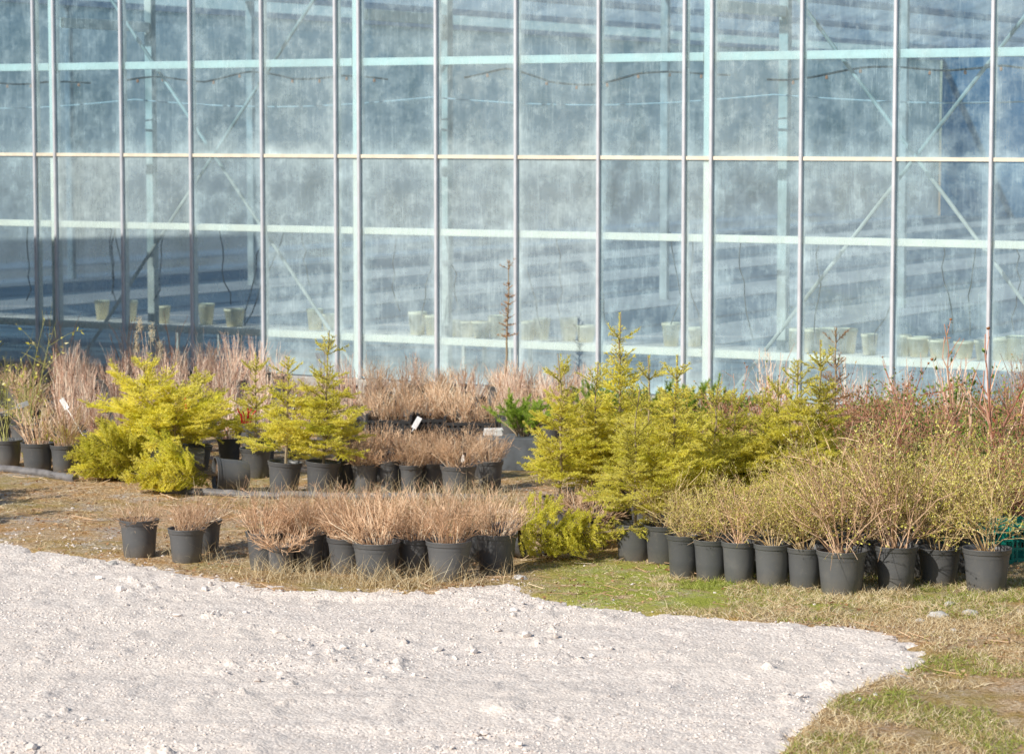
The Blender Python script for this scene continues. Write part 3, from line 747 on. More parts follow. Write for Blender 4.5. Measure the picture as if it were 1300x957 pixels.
pots = {}
def pot_mesh(D, h):
    key = (round(D, 2), round(h, 2))
    if key not in pots:
        D, h = key; r = D / 2; rb = r * .78; rim = .034; f = (h - rim) / h; rr = rb + (r - .008 - rb) * f
        p = MB().lathe([(rb - .006, 0), (rb, .006), (rb + (rr - rb) * .5, (h - rim) * .5), (rr, h - rim - .004), (rr + .001, h - rim), (r - .002, h - rim + .002), (r, h - rim + .006), (r + .001, h - .006), (r + .003, h - .004), (r + .003, h), (r - .004, h), (r - .006, h - .03), (r - .012, h - .06)], 40, cap0=True)
        me = p.mesh('pot', True)
        so_ = MB(); n = 7; prof = [(1e-3, .012)] + [((r - .011) * k / n, .010 * (1 - k / n)) for k in range(1, n + 1)]
        V = []; so_.lathe([(a, h - .035 + b) for a, b in prof], 24)
        so_.v[0] = so_.v[0] + rng.normal(0, .004, so_.v[0].shape)
        pots[key] = (me, so_.mesh('soil', True))
    return pots[key]

def potted(name, label, cat, x, y, D, h, parts, rz=None, scale=1., tilt=(0, 0), group=None, z=None, sink=.004, rot=None, lab_pot=None):
    lean = (random.gauss(0, .08), random.gauss(0, .08), 0) if name == 'potted_shrub' else None
    z = gz(x, y) - sink if z is None else z
    rz = random.uniform(0, 6.28) if rz is None else rz
    t = thing(name, label, cat, (x, y, z), rot if rot is not None else (tilt[0], tilt[1], rz), group)
    a, b = pot_mesh(D, h); po = obj('pot', a, M['pot'], t); obj('soil', b, M['soil'], t)
    for k, (me, m) in parts.items():
        o = obj(k.split('#')[0], me, m, t, (0, 0, h - .035)); o.scale = (scale, scale, scale)
        if lean is not None: o.rotation_euler = lean
    return t
def ppos(cx, by, D):                       # photo position of the front of a pot's foot -> centre of the pot
    p = G(cx, by); return p[0] * (1 + .39 * D / p[1]), p[1] + .39 * D

V_sp = [mk_spiraea(.29 + .025 * i, .15 + .02 * (i % 2), 72 + 5 * i) for i in range(4)]
V_sp_low = [mk_spiraea(.17, .2, 60) for i in range(2)]
V_pink = [mk_tallfan(.5 + .06 * i, .11 + .02 * (i % 2), 34 + 3 * i) for i in range(5)]
V_thin = [mk_tallfan(.55, .2, 12), mk_tallfan(.65, .16, 9)]
V_tanfan = [mk_tallfan(.38 + .04 * i, .18, 46, 'tan', 3, .003) for i in range(3)]
V_shrub = [mk_shrub(a, b_, n_, nl_, (m_, 'leaf_yel'), (.009, .018), pr_) for a, b_, n_, nl_, m_, pr_ in ((.50, .30, 18, 2600, 'olive', 8), (.62, .36, 22, 3000, 'olive', 7), (.46, .40, 24, 1500, 'olive', 7), (.68, .30, 17, 3200, 'olive', 9), (.55, .42, 22, 2200, 'olive', 7), (.60, .34, 20, 1000, 'tan', 8), (.48, .36, 26, 3200, 'olive', 6), (.70, .38, 17, 2400, 'olive', 8))]
V_berry = [mk_shrub(.42 + .05 * i, .22, 22, 420, ('cane', 'leaf_mix'), (.015, .03), 5) for i in range(4)]
V_green = [mk_shrub(.34, .26, 20, 900, ('olive', 'leaf_dark'), (.025, .045), 5) for i in range(2)]
V_willow = [mk_shrub(.72 + .1 * i, .34, 9, 70, ('willow', 'leaf_yel'), (.02, .04), 4) for i in range(2)]
V_cane = [mk_cane(1.0), mk_cane(.8)]
V_pine = [mk_pine(), mk_pine(.42, .26)]

# --- front group on the left
fl_ = [
    ('grey pot with short trimmed brown twigs, standing alone farthest left near the gravel', 177, 708, .27, .26, V_sp_low[0], .8),
    ('grey pot with brown twigs in the loose pair left of the dry grass, in front', 237, 714, .25, .23, V_sp[0], .75),
    ('grey pot half hidden behind its twin in the loose pair left of the dry grass', 259, 703, .25, .23, V_sp_low[1], 1.),
    ('pot of brown twigs at the left end of the front row, its side shaded', 338, 723, .27, .25, V_sp[1], 1.),
    ('small low grey pot squeezed between two taller ones in the front row', 357, 728, .19, .19, V_sp_low[0], .9),
    ('grey pot of reddish brown twigs behind the tall dry grass', 390, 723, .24, .25, V_sp[2], 1.),
    ('grey pot of tan twigs just left of the widest pot in the front row', 440, 727, .26, .24, V_sp[3], 1.),
    ('wide grey pot with tall tan twigs in the middle of the front row', 478, 737, .31, .25, V_sp[3], 1.05),
    ('dark shaded pot in the front row between two sunlit wide pots', 528, 731, .25, .25, V_sp[0], 1.),
    ('wide sunlit grey pot of tan twigs standing nearest the gravel', 570, 739, .30, .26, V_sp[2], 1.),
    ('pot of tan twigs ending the front row beside the lying spruce', 630, 729, .285, .26, V_sp[1], 1.),
]
for lab, cx, by, D, h, parts, s in fl_:
    x, y = ppos(cx, by, D); potted('potted_shrub', lab, 'potted plant', x, y, D, h, parts, scale=s)
# hidden companions behind the front group
for cx, by, D, p in ((415, 712, .25, V_sp[0]), (460, 715, .25, V_sp[1]), (505, 716, .25, V_sp[2]), (548, 718, .25, V_sp[3]), (600, 714, .26, V_sp[0])):
    x, y = ppos(cx, by, D); potted('potted_shrub', 'pot of tan twigs in the back of the front left group, mostly hidden', 'potted plant', x, y, D, .24, p, group='half hidden pots of twigs in the front left group')
# --- second row
for lab, cx, by, D, h, parts, s in [
    ('tall narrow grey pot beside the spruce pots, its rim above the others', 441, 622, .19, .29, V_sp_low[1], .8),
    ('grey pot of bushy tan twigs right of the narrow tall pot', 464, 627, .22, .23, V_sp[1], .8),
    ('empty looking slim grey pot in the second row between two twig pots', 494, 627, .175, .27, V_sp_low[0], .7),
    ('slim grey pot of tan twigs in the middle of the second row', 522, 628, .19, .24, V_sp[2], .8),
    ('dark shaded pot in the second row behind dry stalks', 549, 624, .22, .24, V_sp[3], .75),
    ('wide grey pot of tan twigs near the right end of the second row', 582, 632, .29, .25, V_sp[0], .95),
    ('dark pot of tan twigs at the right end of the second row', 622, 623, .22, .24, V_sp[3], .75)]:
    x, y = ppos(cx, by, D); potted('potted_shrub', lab, 'potted plant', x, y, D, h, parts, scale=s)
for cx, by in ((480, 612), (510, 611), (540, 610), (570, 613), (605, 611)):
    x, y = ppos(cx, by, .22); potted('potted_shrub', 'pot of tan twigs hidden behind the second row of pots', 'potted plant', x, y, .22, .24, random.choice(V_sp), scale=.8, group='half hidden pots of twigs behind the second row')
# --- left end of the second line
for lab, cx, by, D, h, parts in [
    ('grey pot of yellow green twigs cut by the left edge of the photo', 8, 594, .29, .24, V_willow[1]),
    ('grey pot of pale bare twigs, second from the left edge', 48, 600, .275, .25, V_tanfan[1]),
    ('grey pot of spreading pale twigs just left of the fallen spruces', 82, 601, .24, .24, V_tanfan[2])]:
    x, y = ppos(cx, by, D); potted('potted_shrub', lab, 'potted plant', x, y, D, h, parts)
x, y = ppos(30, 572, .25); potted('potted_willow', 'tall yellow green bare shrub at the left edge behind the pots', 'potted plant', x, y, .25, .24, V_willow[0], scale=1.25)
x, y = ppos(0, 560, .25); potted('potted_willow', 'yellow green bare shrub with a few leaves cut by the left edge', 'potted plant', x, y, .25, .24, V_willow[1], scale=1.1)

# --- front row on the right
fr_ = [
    ('slim tall grey pot at the left end of the right front row', 868, 734, .235, .28, 5, .72), ('slim grey pot second from the left in the right front row', 903, 738, .24, .27, 1, .72),
    ('grey pot of olive twigs third from the left in the right front row', 938, 742, .23, .27, 2, .78), ('grey pot fourth from the left in the right front row', 980, 746, .24, .27, 3, .82),
    ('grey pot left of the widest dented pot in the right front row', 1022, 748, .24, .27, 0, .85), ('wide dented grey pot, nearest of the right front row', 1068, 754, .315, .28, 1, 1.12),
    ('wide grey pot with a rough rim right of the dented pot', 1137, 748, .285, .28, 3, 1.18), ('grey pot half in shadow, second from the right in the front row', 1192, 742, .28, .25, 2, 1.15),
    ('grey pot standing apart at the right end of the front row by the teal crate', 1252, 751, .31, .28, 0, .95)]
for lab, cx, by, D, h, v, s in fr_:
    x, y = ppos(cx, by, D); potted('potted_shrub', lab, 'potted plant', x, y, D, h, V_shrub[(3 * v + cx // 40) % 8], scale=s * random.uniform(.85, 1.12))
for n_, (cx, by, v, s) in enumerate([(890, 722, 1, .6), (925, 724, 2, .62), (960, 726, 0, .7), (1000, 729, 3, .8), (1044, 732, 2, 1), (1100, 733, 0, 1.05), (1163, 731, 1, 1.1), (1222, 727, 3, 1.05), (948, 708, 3, .65), (1003, 710, 1, .8), (1060, 712, 3, 1.1), (1120, 714, 2, 1.1), (1175, 713, 0, 1.1), (1240, 706, 2, 1.), (1085, 698, 1, 1.1), (1030, 696, 0, .85)]):
    x, y = ppos(cx, by, .26); potted('potted_shrub', 'leafy olive shrub in a dark pot behind the right front row', 'potted plant', x, y, .26, .26, V_shrub[(v + cx) % 8], scale=s, group='leafy shrubs behind the right front row')

# --- spruces
def spruce_at(lab, cx, by, tip, D=.27, h=.25, spread=.32, leader=.16, cx_tip=None, name='potted_spruce', **kw):
    x, y = ppos(cx, by, D); top = zat(tip, y, cx); hh = top - (h - .035)
    p = mk_spruce(hh, spread * 1.2, leader, bright=.14, **kw)
    tl = 0 if cx_tip is None else (cx_tip - cx) / F * y / top
    return potted(name, lab, 'potted conifer', x, y, D, h, p, rz=0, tilt=(0, tl))
spruce_at('yellow green potted spruce with a long upright leader, left of the slim pots', 408, 629, 420, .275, .26, .36, .2, 421)
spruce_at('shorter yellow green potted spruce in the left pair of upright spruces', 360, 628, 453, .275, .26, .34, .14, 371)
spruce_at('young spruce behind the left pair, only its slim tip showing', 325, 606, 446, .27, .25, .26, .18)
spruce_at('bushy spruce standing behind the fallen ones with a short pale tip', 186, 604, 456, .27, .22, .66, .1, 183, sparse=1.5)
spruce_at('bushy low spruce in the middle of the left heap, between the two taller tips', 222, 606, 498, .27, .22, .66, .08, sparse=1.6)
spruce_at('round low spruce behind the tipped over pot', 248, 598, 478, .27, .22, .5, .1, 256)
spruce_at('slim spruce with a bare upper trunk at the left of the middle spruce group', 711, 676, 449, .27, .25, .34, .2, 715)
spruce_at('spruce with a star shaped top second from the left in the middle group', 752, 672, 460, .27, .25, .36, .16)
spruce_at('tallest spruce with many side shoots at the top, middle group', 786, 664, 396, .27, .25, .36, .2, 784)
spruce_at('low bushy spruce in a grey pot at the front of the middle group', 806, 712, 492, .275, .25, .40, .14)
spruce_at('spruce with a thin stem and star top right of the tallest one', 823, 684, 450, .27, .25, .34, .18)
spruce_at('spruce with thick pale leader beside the wide white glass post', 857, 704, 451, .27, .25, .38, .18)
spruce_at('short topped spruce half hidden right of the thick leader spruce', 872, 676, 488, .27, .25, .34, .12)
spruce_at('broad spruce above the left end of the right front row', 905, 692, 494, .27, .25, .42, .12)
spruce_at('spruce with bent top behind the olive shrubs, left side', 935, 690, 500, .27, .25, .42, .1)
spruce_at('small topped spruce among the olive shrubs left of the pair of tall tips', 970, 688, 500, .27, .25, .4, .1, 968)
spruce_at('spruce with a thin tip just left of the clustered top', 988, 680, 480, .27, .25, .36, .14)
spruce_at('spruce with a clustered top of several upright shoots', 1010, 690, 457, .27, .25, .4, .16, 1008)
spruce_at('spruce with the tallest tip on the right, left of the dead brown one', 1036, 684, 430, .27, .25, .36, .2, 1038)
for cx, by, tip in ((735, 664, 520), (770, 652, 520), (840, 660, 505), (890, 664, 520), (950, 662, 528), (1000, 656, 528), (1030, 664, 530)):
    spruce_at('yellow green spruce hidden in the depth of the middle spruce group', cx, by, tip, spread=.40, leader=.1)['group'] = 'half hidden spruces of the middle group'
x, y = ppos(1060, 660, .27); t = spruce_at('dead spruce with brown needles and bare orange tip', 1060, 655, 416, .27, .25, .30, .12, 1061, name='dead_spruce', brown=True, sparse=.4, dens=150.)
# tall brown larch-like stem far back
x, y = ppos(642, 522, .24); pl = mk_spruce(zat(332, y) - .2, .12, .1, .55, brown=True, sparse=.6, dens=110.)
potted('dead_larch', 'tall thin brown conifer standing alone before the glass', 'potted conifer', x, y, .24, .24, pl, rz=0)

# fallen spruces: the pot lies on its side
def fallen(lab, cx, by, D, h, hh, spread, ang, roll=.0, lift=0., tiltdown=0.08, ang_up=38, **kw):
    p = G(cx, by); x, y = p[0], p[1] + .05
    part = mk_spruce(hh, spread, .1, up=R(ang_up), sparse=1.5, z0=.0, **kw)
    # local z (up the stem) is turned to lie along the compass angle ang, resting on the pot's side
    e = (Matrix.Rotation(ang, 4, 'Z') @ Matrix.Rotation(R(90) - tiltdown, 4, 'Y') @ Matrix.Rotation(roll, 4, 'Z')).to_euler()
    Rm = np.array(e.to_matrix()); z0 = D / 2 * .93
    for me, m in part.values():
        n_ = len(me.vertices); co_ = np.zeros(n_ * 3); me.vertices.foreach_get('co', co_); co_ = co_.reshape(-1, 3) + [0, 0, h - .035]
        wv = co_ @ Rm.T; zw = wv[:, 2] + z0; low = zw < .05
        zw = np.where(low, .05 + (.05 - zw) * .32, zw); wv[:, 2] = zw - z0
        me.vertices.foreach_set('co', ((wv @ Rm) - [0, 0, h - .035]).ravel()); me.update()
    return potted('fallen_spruce', lab, 'potted conifer', x, y, D, h, part, rot=e, z=gz(x, y) + z0 + lift)
fallen('spruce tipped over with its grey pot lying open towards the left', 314, 624, .29, .27, .72, .56, R(197), tiltdown=.03)
fallen('fallen spruce lying left with brownish branch tips and hidden pot', 258, 604, .27, .25, .75, .6, R(188), 1.0)
fallen('bushy fallen spruce at the front of the left heap, tip pointing left', 226, 609, .27, .25, .62, .6, R(194), .4)
fallen('fallen spruce at the left end of the heap, pointing towards the camera', 122, 586, .27, .24, .45, .42, R(235), 2.0)
fallen('spruce lying on the ground between the two front rows, tips towards the gravel', 618, 708, .27, .25, .86, .36, R(-13), .6, ang_up=22)
# dark pots behind the lying spruce
for cx, by in ((748, 697), (722, 688)):
    x, y = ppos(cx, by, .27); potted('potted_shrub', 'dark pot in the shade behind the lying spruce', 'potted plant', x, y, .27, .24, V_sp_low[0], group='shaded pots behind the lying spruce')
x, y = ppos(842, 716, .26); potted('potted_shrub', 'dark grey pot beside the low front spruce, left of the right front row', 'potted plant', x, y, .26, .26, V_shrub[2], scale=.8)

# --- back beds of bare stems (rows parallel to the wall)
def bed(x0, x1, y0, y1, rows, step, variants, label, group, scale=(.85, 1.15), name='potted_shrub', D=.22):
    n = 0
    for by in np.linspace(y0, y1, rows):
        p0, p1 = G(x0, by), G(x1, by); k = max(1, int(abs(p1[0] - p0[0]) / step))
        for i in range(k):
            x = p0[0] + (p1[0] - p0[0]) * (i + .5 + random.uniform(-.25, .25)) / k; y = p0[1] + random.uniform(-.1, .1)
            if toWL((x, y))[1] > -.5: continue
            potted(name, label, 'potted plant', x, y, D, .22, random.choice(variants), scale=random.uniform(*scale), group=group); n += 1
    return n
bed(60, 345, 497, 585, 10, .27, V_pink, 'potted shrub of pinkish bare stems in the long bed before the shaded glass', 'pinkish bare shrubs in the left bed', (.5, .85))
bed(-60, 70, 505, 575, 6, .4, V_tanfan + V_willow, 'pale bare shrub in the bed behind the left edge pots', 'pale bare shrubs behind the left edge', (.6, .9))
bed(60, 300, 486, 492, 2, .45, V_thin, 'tall dark bare shrub close to the shaded glass', 'tall bare shrubs along the shaded glass', (1., 1.35))
bed(345, 470, 500, 580, 6, .3, V_pink + V_tanfan, 'bare shrub behind the upright left spruces', 'bare shrubs behind the left spruces', (.5, .8))
bed(462, 730, 515, 548, 5, .28, V_tanfan + V_pink[:2], 'tan bare shrub in a pot behind the black trays', 'tan bare shrubs before the middle glass', (.55, .85))
bed(640, 760, 525, 560, 3, .28, V_pink, 'pinkish bare shrub between the trays and the dwarf pines', 'pinkish bare shrubs before the middle glass', (.45, .7))
bed(880, 1320, 590, 640, 4, .42, V_berry, 'red stemmed shrub with small leaves in the right back bed', 'red stemmed shrubs in the right back bed', (.9, 1.2))
bed(1060, 1330, 655, 690, 3, .42, V_berry + V_shrub[:1], 'red and olive twiggy shrub behind the right front row', 'mixed shrubs behind the right front row', (.9, 1.15))
bed(1070, 1330, 575, 660, 4, .36, V_green, 'low evergreen shrub with dark leaves in the right back bed', 'dark leaved shrubs in the right back bed')
bed(960, 1320, 560, 585, 2, .45, V_pink + V_cane[1:], 'thin bare shrub close to the right-hand glass', 'thin bare shrubs along the right glass')
for lab, cx, by, v, s in [('tall red rose cane with two small hips near the right edge', 1212, 640, 0, 1.45), ('upright red canes at the right edge beside the glazing bar', 1258, 645, 1, 1.6), ('thin red cane with a single green leaf', 1140, 625, 1, .95), ('dark twiggy cane with shrivelled leaves right of the dead spruce', 1085, 620, 1, .9), ('pinkish arching canes behind the spruces', 920, 600, 0, .85)]:
    x, y = ppos(cx, by, .24); potted('potted_rose', lab, 'potted plant', x, y, .24, .23, V_cane[v], scale=s)
# dwarf pines
for lab, cx, by, s in [('bright green dwarf pine in the middle, beside the spruce group', 663, 598, 1.), ('bright green dwarf pine behind the tallest spruces', 770, 585, 1.2), ('bright green dwarf pine behind the thick leader spruce', 850, 588, 1.2), ('bright green dwarf pine with a tall top by the white post', 903, 590, 1.35)]:
    x, y = ppos(cx, by, .3)
    if cx == 663:
        t = thing('potted_pine', 'bright green dwarf pine in a square dark container beside the spruces', 'potted conifer', (x, y, 0), (0, 0, -.2))
        obj('container', MB().bbox(-.17, .17, -.17, .17, 0, .29, .012), M['box_grey'], t)
        for k, (me, m) in V_pine[0].items(): obj(k, me, m, t, (0, 0, .28))
    else: potted('potted_pine', lab, 'potted conifer', x, y, .3, .27, random.choice(V_pine), scale=s)

# --- black trays with cut back plants, boxes
def tray(lab, cx, by, wd, z=0.):
    p = G(cx, by); t = thing('nursery_tray', lab, 'tray', (p[0], p[1], z), (0, 0, random.uniform(-.15, .05)), 'black nursery trays in the middle')
    d = .36; b = MB()
    b.box(-wd / 2, wd / 2, -d / 2, d / 2, 0, .012)
    for sy in (-d / 2, d / 2):
        for zz_ in (.03, .075, .12): b.box(-wd / 2, wd / 2, sy - .008, sy + .008, zz_, zz_ + .026)
        for xx_ in np.linspace(-wd / 2, wd / 2 - .02, 9): b.box(xx_, xx_ + .02, sy - .0095, sy + .0095, .012, .03); b.box(xx_ + .001, xx_ + .019, sy - .0065, sy + .0065, .056, .075); b.box(xx_ + .001, xx_ + .019, sy - .0065, sy + .0065, .101, .12)
    obj('basket', b, M['black'], t)
    for sx in (-1, 1):
        obj('handle', MB().bbox(sx * wd / 2 - .012, sx * wd / 2 + .012, -d / 2 + .01, d / 2 - .01, .012, .2, .004), M['black'], t)
    return t
def crate_plain(lab, cx, by, wd, hh, mat, name, group=None):
    p = G(cx, by); t = thing(name, lab, 'crate', (p[0], p[1] + .15, 0), (0, 0, random.uniform(-.1, .1)), group)
    return t
for lab, cx, by, wd in [('black nursery tray with upright ends left of the white tag', 497, 574, .40), ('black nursery tray in the middle behind the twig pots', 556, 572, .36), ('black nursery tray with a raised right end before the pale box', 600, 577, .46)]:
    t = tray(lab, cx, by, wd, .16); del t['group']
    p = G(cx, by)
    st = thing('plastic_crate', {497: 'upturned dark crate under the left nursery tray', 556: 'upturned dark crate under the middle nursery tray', 600: 'upturned dark crate under the right nursery tray'}[cx], 'crate', (p[0], p[1], 0))
    b = MB(); b.box(-wd / 2 + .01, wd / 2 - .01, -.16, .16, .1, .155)
    for xx_ in np.linspace(-wd / 2 + .01, wd / 2 - .04, 7):
        b.box(xx_, xx_ + .03, -.158, -.14, 0, .1); b.box(xx_, xx_ + .03, .14, .158, 0, .1)
    obj('shell', b, M['black'], st)
    for k in range(3):
        xx_ = p[0] + (k - 1) * wd * .3
        potted('potted_shrub', 'small bare shrub in a pot standing in a black tray', 'potted plant', xx_, p[1] + .02 * k, .12, .12, V_tanfan[k], scale=.8, z=.175, group='small shrubs in the black trays')
for lab, cx, by, s in [('white foam block left of the grey box, under the trays', 584, 588, .055), ('white foam slab on the grey slatted box', 626, 592, .085)]:
    p = G(cx, by); zb = .0 if cx == 584 else .262
    b = MB().bbox(-s, s, -s * .8, s * .8, 0, .06, .01); b.v = [v + rng.normal(0, .004, v.shape) for v in b.v]
    o = obj('foam_block', b, M['foam'], None, (p[0], p[1] + .1, zb)); tag(o, lab, 'foam block')
p = G(628, 596); t = thing('slatted_box', 'grey slatted box beside the square pine container', 'box', (p[0], p[1] + .1, 0), (0, 0, .1))
b = MB()
for zz_ in (.0, .09, .18): b.box(-.15, .15, -.15, -.135, zz_, zz_ + .075); b.box(-.15, .15, .135, .15, zz_, zz_ + .075); b.box(-.15, -.135, -.134, .134, zz_ + .001, zz_ + .074); b.box(.135, .15, -.134, .134, zz_ + .001, zz_ + .074)
obj('slats', b, M['box_grey'], t); obj('lid', MB().bbox(-.16, .16, -.16, .16, .256, .262, .002), M['box_grey'], t)
for sx in (-1, 1):
    for sy in (-1, 1): obj('corner_post', MB().box(sx * .12 - .012, sx * .12 + .012, sy * .12 - .012, sy * .12 + .012, 0, .255), M['box_grey'], t)

# teal crates on the right
def teal(lab, cx, by, wd, dd, rz):
    p = G(cx, by); t = thing('plastic_crate', lab, 'crate', (p[0], p[1] + dd / 2, gz(p[0], p[1])), (0, 0, rz))
    for nm, (x0, x1, y0, y1) in {'front_panel': (-wd / 2, wd / 2, -dd / 2, -dd / 2 + .012), 'back_panel': (-wd / 2, wd / 2, dd / 2 - .012, dd / 2), 'side_panel': (-wd / 2, -wd / 2 + .012, -dd / 2 + .013, dd / 2 - .013), 'end_panel': (wd / 2 - .012, wd / 2, -dd / 2 + .013, dd / 2 - .013)}.items():
        b = MB(); hh = .27; al = x1 - x0 > y1 - y0; L = (x1 - x0) if al else (y1 - y0); n = max(4, int(L / .05))
        for zz_, th in ((.0, .03), (.085, .016), (.155, .016), (.225, .045)): b.box(x0, x1, y0, y1, zz_, zz_ + th)
        for k in range(n + 1):
            f = k / n * (L - .014)
            if al: b.box(x0 + f, x0 + f + .014, y0 + .002, y1 - .002, .03, .225)
            else: b.box(x0 + .002, x1 - .002, y0 + f, y0 + f + .014, .03, .225)
        obj(nm, b, M['teal'], t)
    obj('base', MB().box(-wd / 2 + .013, wd / 2 - .013, -dd / 2 + .013, dd / 2 - .013, .004, .02), M['teal'], t)
teal('teal plastic lattice crate behind the last pot on the right', 1246, 716, .46, .34, -.1)
teal('teal plastic lattice crate cut by the right edge of the photo', 1318, 714, .42, .34, .05)
for i, (cx, by) in enumerate(((1240, 700), (1275, 700), (1312, 703), (1300, 690))):
    x, y = ppos(cx, by, .2); potted('potted_shrub', 'red stemmed shrub rising from the teal crates', 'potted plant', x, y, .2, .2, V_berry[i % 4], scale=1., group='shrubs in the teal crates', z=.03)

# --- unseen spruces added off frame at the left to shade the soil
for i, (x, y, hh) in enumerate(((-4.62, 19.2, .8), (-4.95, 19.9, 1.0), (-4.75, 20.6, .75))):
    potted('potted_spruce', ['potted spruce just outside the left edge, nearest the gravel', 'taller potted spruce outside the left edge', 'potted spruce outside the left edge, farthest back'][i], 'potted conifer', x, y, .28, .25, mk_spruce(hh, .4, .14))

# --- plant tags
def plant_tag(lab, cx, cy, by, rz, tl, sc_=1.):
    p = G(cx, by); z = zat(cy, p[1], cx)
    o = obj('plant_tag', MB().bbox(-.022 * sc_, .022 * sc_, -.0015, .0015, -.05 * sc_, .055 * sc_, .0012).add([(-.004, 0, -.05 * sc_), (.004, 0, -.05 * sc_), (.003, 0, -z + .2), (-.003, 0, -z + .2)], [(0, 1, 2, 3)]), M['white'], None, (p[0], p[1], z))
    o.rotation_euler = (R(-18), tl, rz); tag(o, lab, 'plant label')
plant_tag('tilted white plant tag among pale twigs at the left', 83, 513, 590, .1, -.55)
plant_tag('white plant tag lying flat among twigs near the left edge', 30, 514, 585, .3, 1.3)
plant_tag('white plant tag leaning over the left black tray', 529, 537, 578, -.1, .5, 1.1)
plant_tag('small white tag in the left upright spruce', 375, 505, 618, .2, .2, .6)
# red twine by the left spruces
for k, (cx, cy, ln) in enumerate(((242, 500, .09), (312, 515, .1))):
    p = G(cx, 600); z = zat(cy + 10, p[1], cx); P = []
    n_ = 7 if k else 2
    for i in range(n_):
        a = rng.uniform(-.5, .5); P.append([(i * .012, 0, -.05), (i * .012 + a * .03, .01, .02), (i * .012 + a * .1, 0, .02 + ln * .6 * rng.uniform(.5, 1))])
    o = obj('red_twine', MB().tubes(np.array(P), .0045, 4, .5), M['redtwine'], None, (p[0], p[1] - .3, z)); tag(o, ['single thread of red twine above the low round spruce', 'tuft of bright red twine left of the upright spruces'][k], 'twine')
# reed plume
x, y = ppos(190, 560, .2); b = MB(); P = fan_stems(7, 1.05, .1, .02, 1.3, .03, 8, hv=.25); b.tubes(P, taper(.003, .0015, 7, 8), 4, rng.random(7))
lf = MB(); tp_ = P[:4, -1]
for q in tp_:
    n_ = 160; d = rng.normal(0, .35, (n_, 3)) + [0, 0, .5]; lf.needles(q + rng.normal(0, .016, (n_, 3)) + np.stack([np.zeros(n_), np.zeros(n_), rng.uniform(-.12, .04, n_)], -1), d, .035, .003, rng.uniform(.5, 1, n_))
potted('reed_grass', 'dry reed with fluffy pale plumes in front of the shaded glass', 'potted plant', x, y, .2, .2, {'stems': (b.mesh('stems'), M['tan']), 'plumes': (lf.mesh('plumes'), M['grass_dry'])}, z=0.)

# --- hoses on the ground
def ground_hose(lab, pts, r, seed):
    P = np.array([G(a, b) for a, b in pts]); t = np.linspace(0, len(P) - 1, 60); Q = np.stack([np.interp(t, np.arange(len(P)), P[:, k]) for k in range(3)], -1)
    Q[:, 2] = ground_bump(Q[:, 0], Q[:, 1]) + r * .75
    tag(obj('ground_hose', MB().tubes(Q[None], r, 12), M['pipe']), lab, 'hose')
ground_hose('grey weathered pipe on the ground before the left edge pots', [(-80, 592), (0, 600), (50, 605), (96, 613)], .033, 1)
ground_hose('long grey weathered pipe on the ground before the second row of pots', [(196, 625), (300, 630), (420, 635), (540, 637), (645, 638)], .031, 2)

# --- stones by the right corner of the gravel
for i, (cx, cy, s, lab) in enumerate([(1190, 782, .07, 'largest pale angular stone in the soil below the right pots'), (1206, 770, .045, 'pale stone behind the largest one below the right pots'), (1232, 780, .05, 'rounded pale stone right of the largest stone'), (1168, 787, .035, 'small pale stone left of the largest stone'), (1210, 800, .03, 'small pale stone nearest the gravel corner'), (660, 735, .05, 'pale stone at the gravel edge before the lying spruce'), (142, 716, .05, 'brownish stone at the gravel edge left of the lone pot')]):
    p = G(cx, cy); b = MB(); import bmesh
    m = bmesh.new(); bmesh.ops.create_icosphere(m, subdivisions=3, radius=1); 
    V = np.array([v.co[:] for v in m.verts]); Fc = np.array([[v.index for v in f.verts] for f in m.faces]); m.free()
    nrm = V * (1 + .8 * (fbm(V[:, 0] * 1.9 + i * 9, V[:, 1] * 1.9 + V[:, 2] * 1.7, 4, i)[:, None] - .5)) * np.array([1.3, 1, .62])
    s *= .72; o = obj('stone', b.add(nrm * s, Fc), M['stone'], None, (p[0], p[1], gz(p[0], p[1]) + s * .1)); o.rotation_euler = (0, 0, i * 1.3); tag(o, lab, 'stone')

# far wood behind the camera, seen only as a reflection in the glass
lf = MB()
for i in range(170):
    a = R(150 + 125 * i / 170) + rng.normal(0, .01); r = rng.uniform(115, 150); hh = rng.uniform(6, 11); cx_, cy_ = r * math.cos(a), r * math.sin(a); n_ = 260
    u = rng.random(n_); rad = (.35 + 1.9 * np.sin(np.clip(u, .05, 1) * 3.0) ** .7) * rng.uniform(.6, 1.1, n_); th = rng.uniform(0, 6.28, n_)
    lf.leaves(np.stack([cx_ + rad * np.cos(th), cy_ + rad * np.sin(th), u * hh], -1), rng.normal(size=(n_, 3)), rng.uniform(.7, 1.5, n_), .9, rng.random(n_))
M['wood'] = mat_plant('distant wood', [(0, (.05, .07, .07)), (1, (.14, .16, .15))])
tag(obj('woods', lf, M['wood']), 'distant wood across the yard behind the photographer', 'wood', kind='stuff')

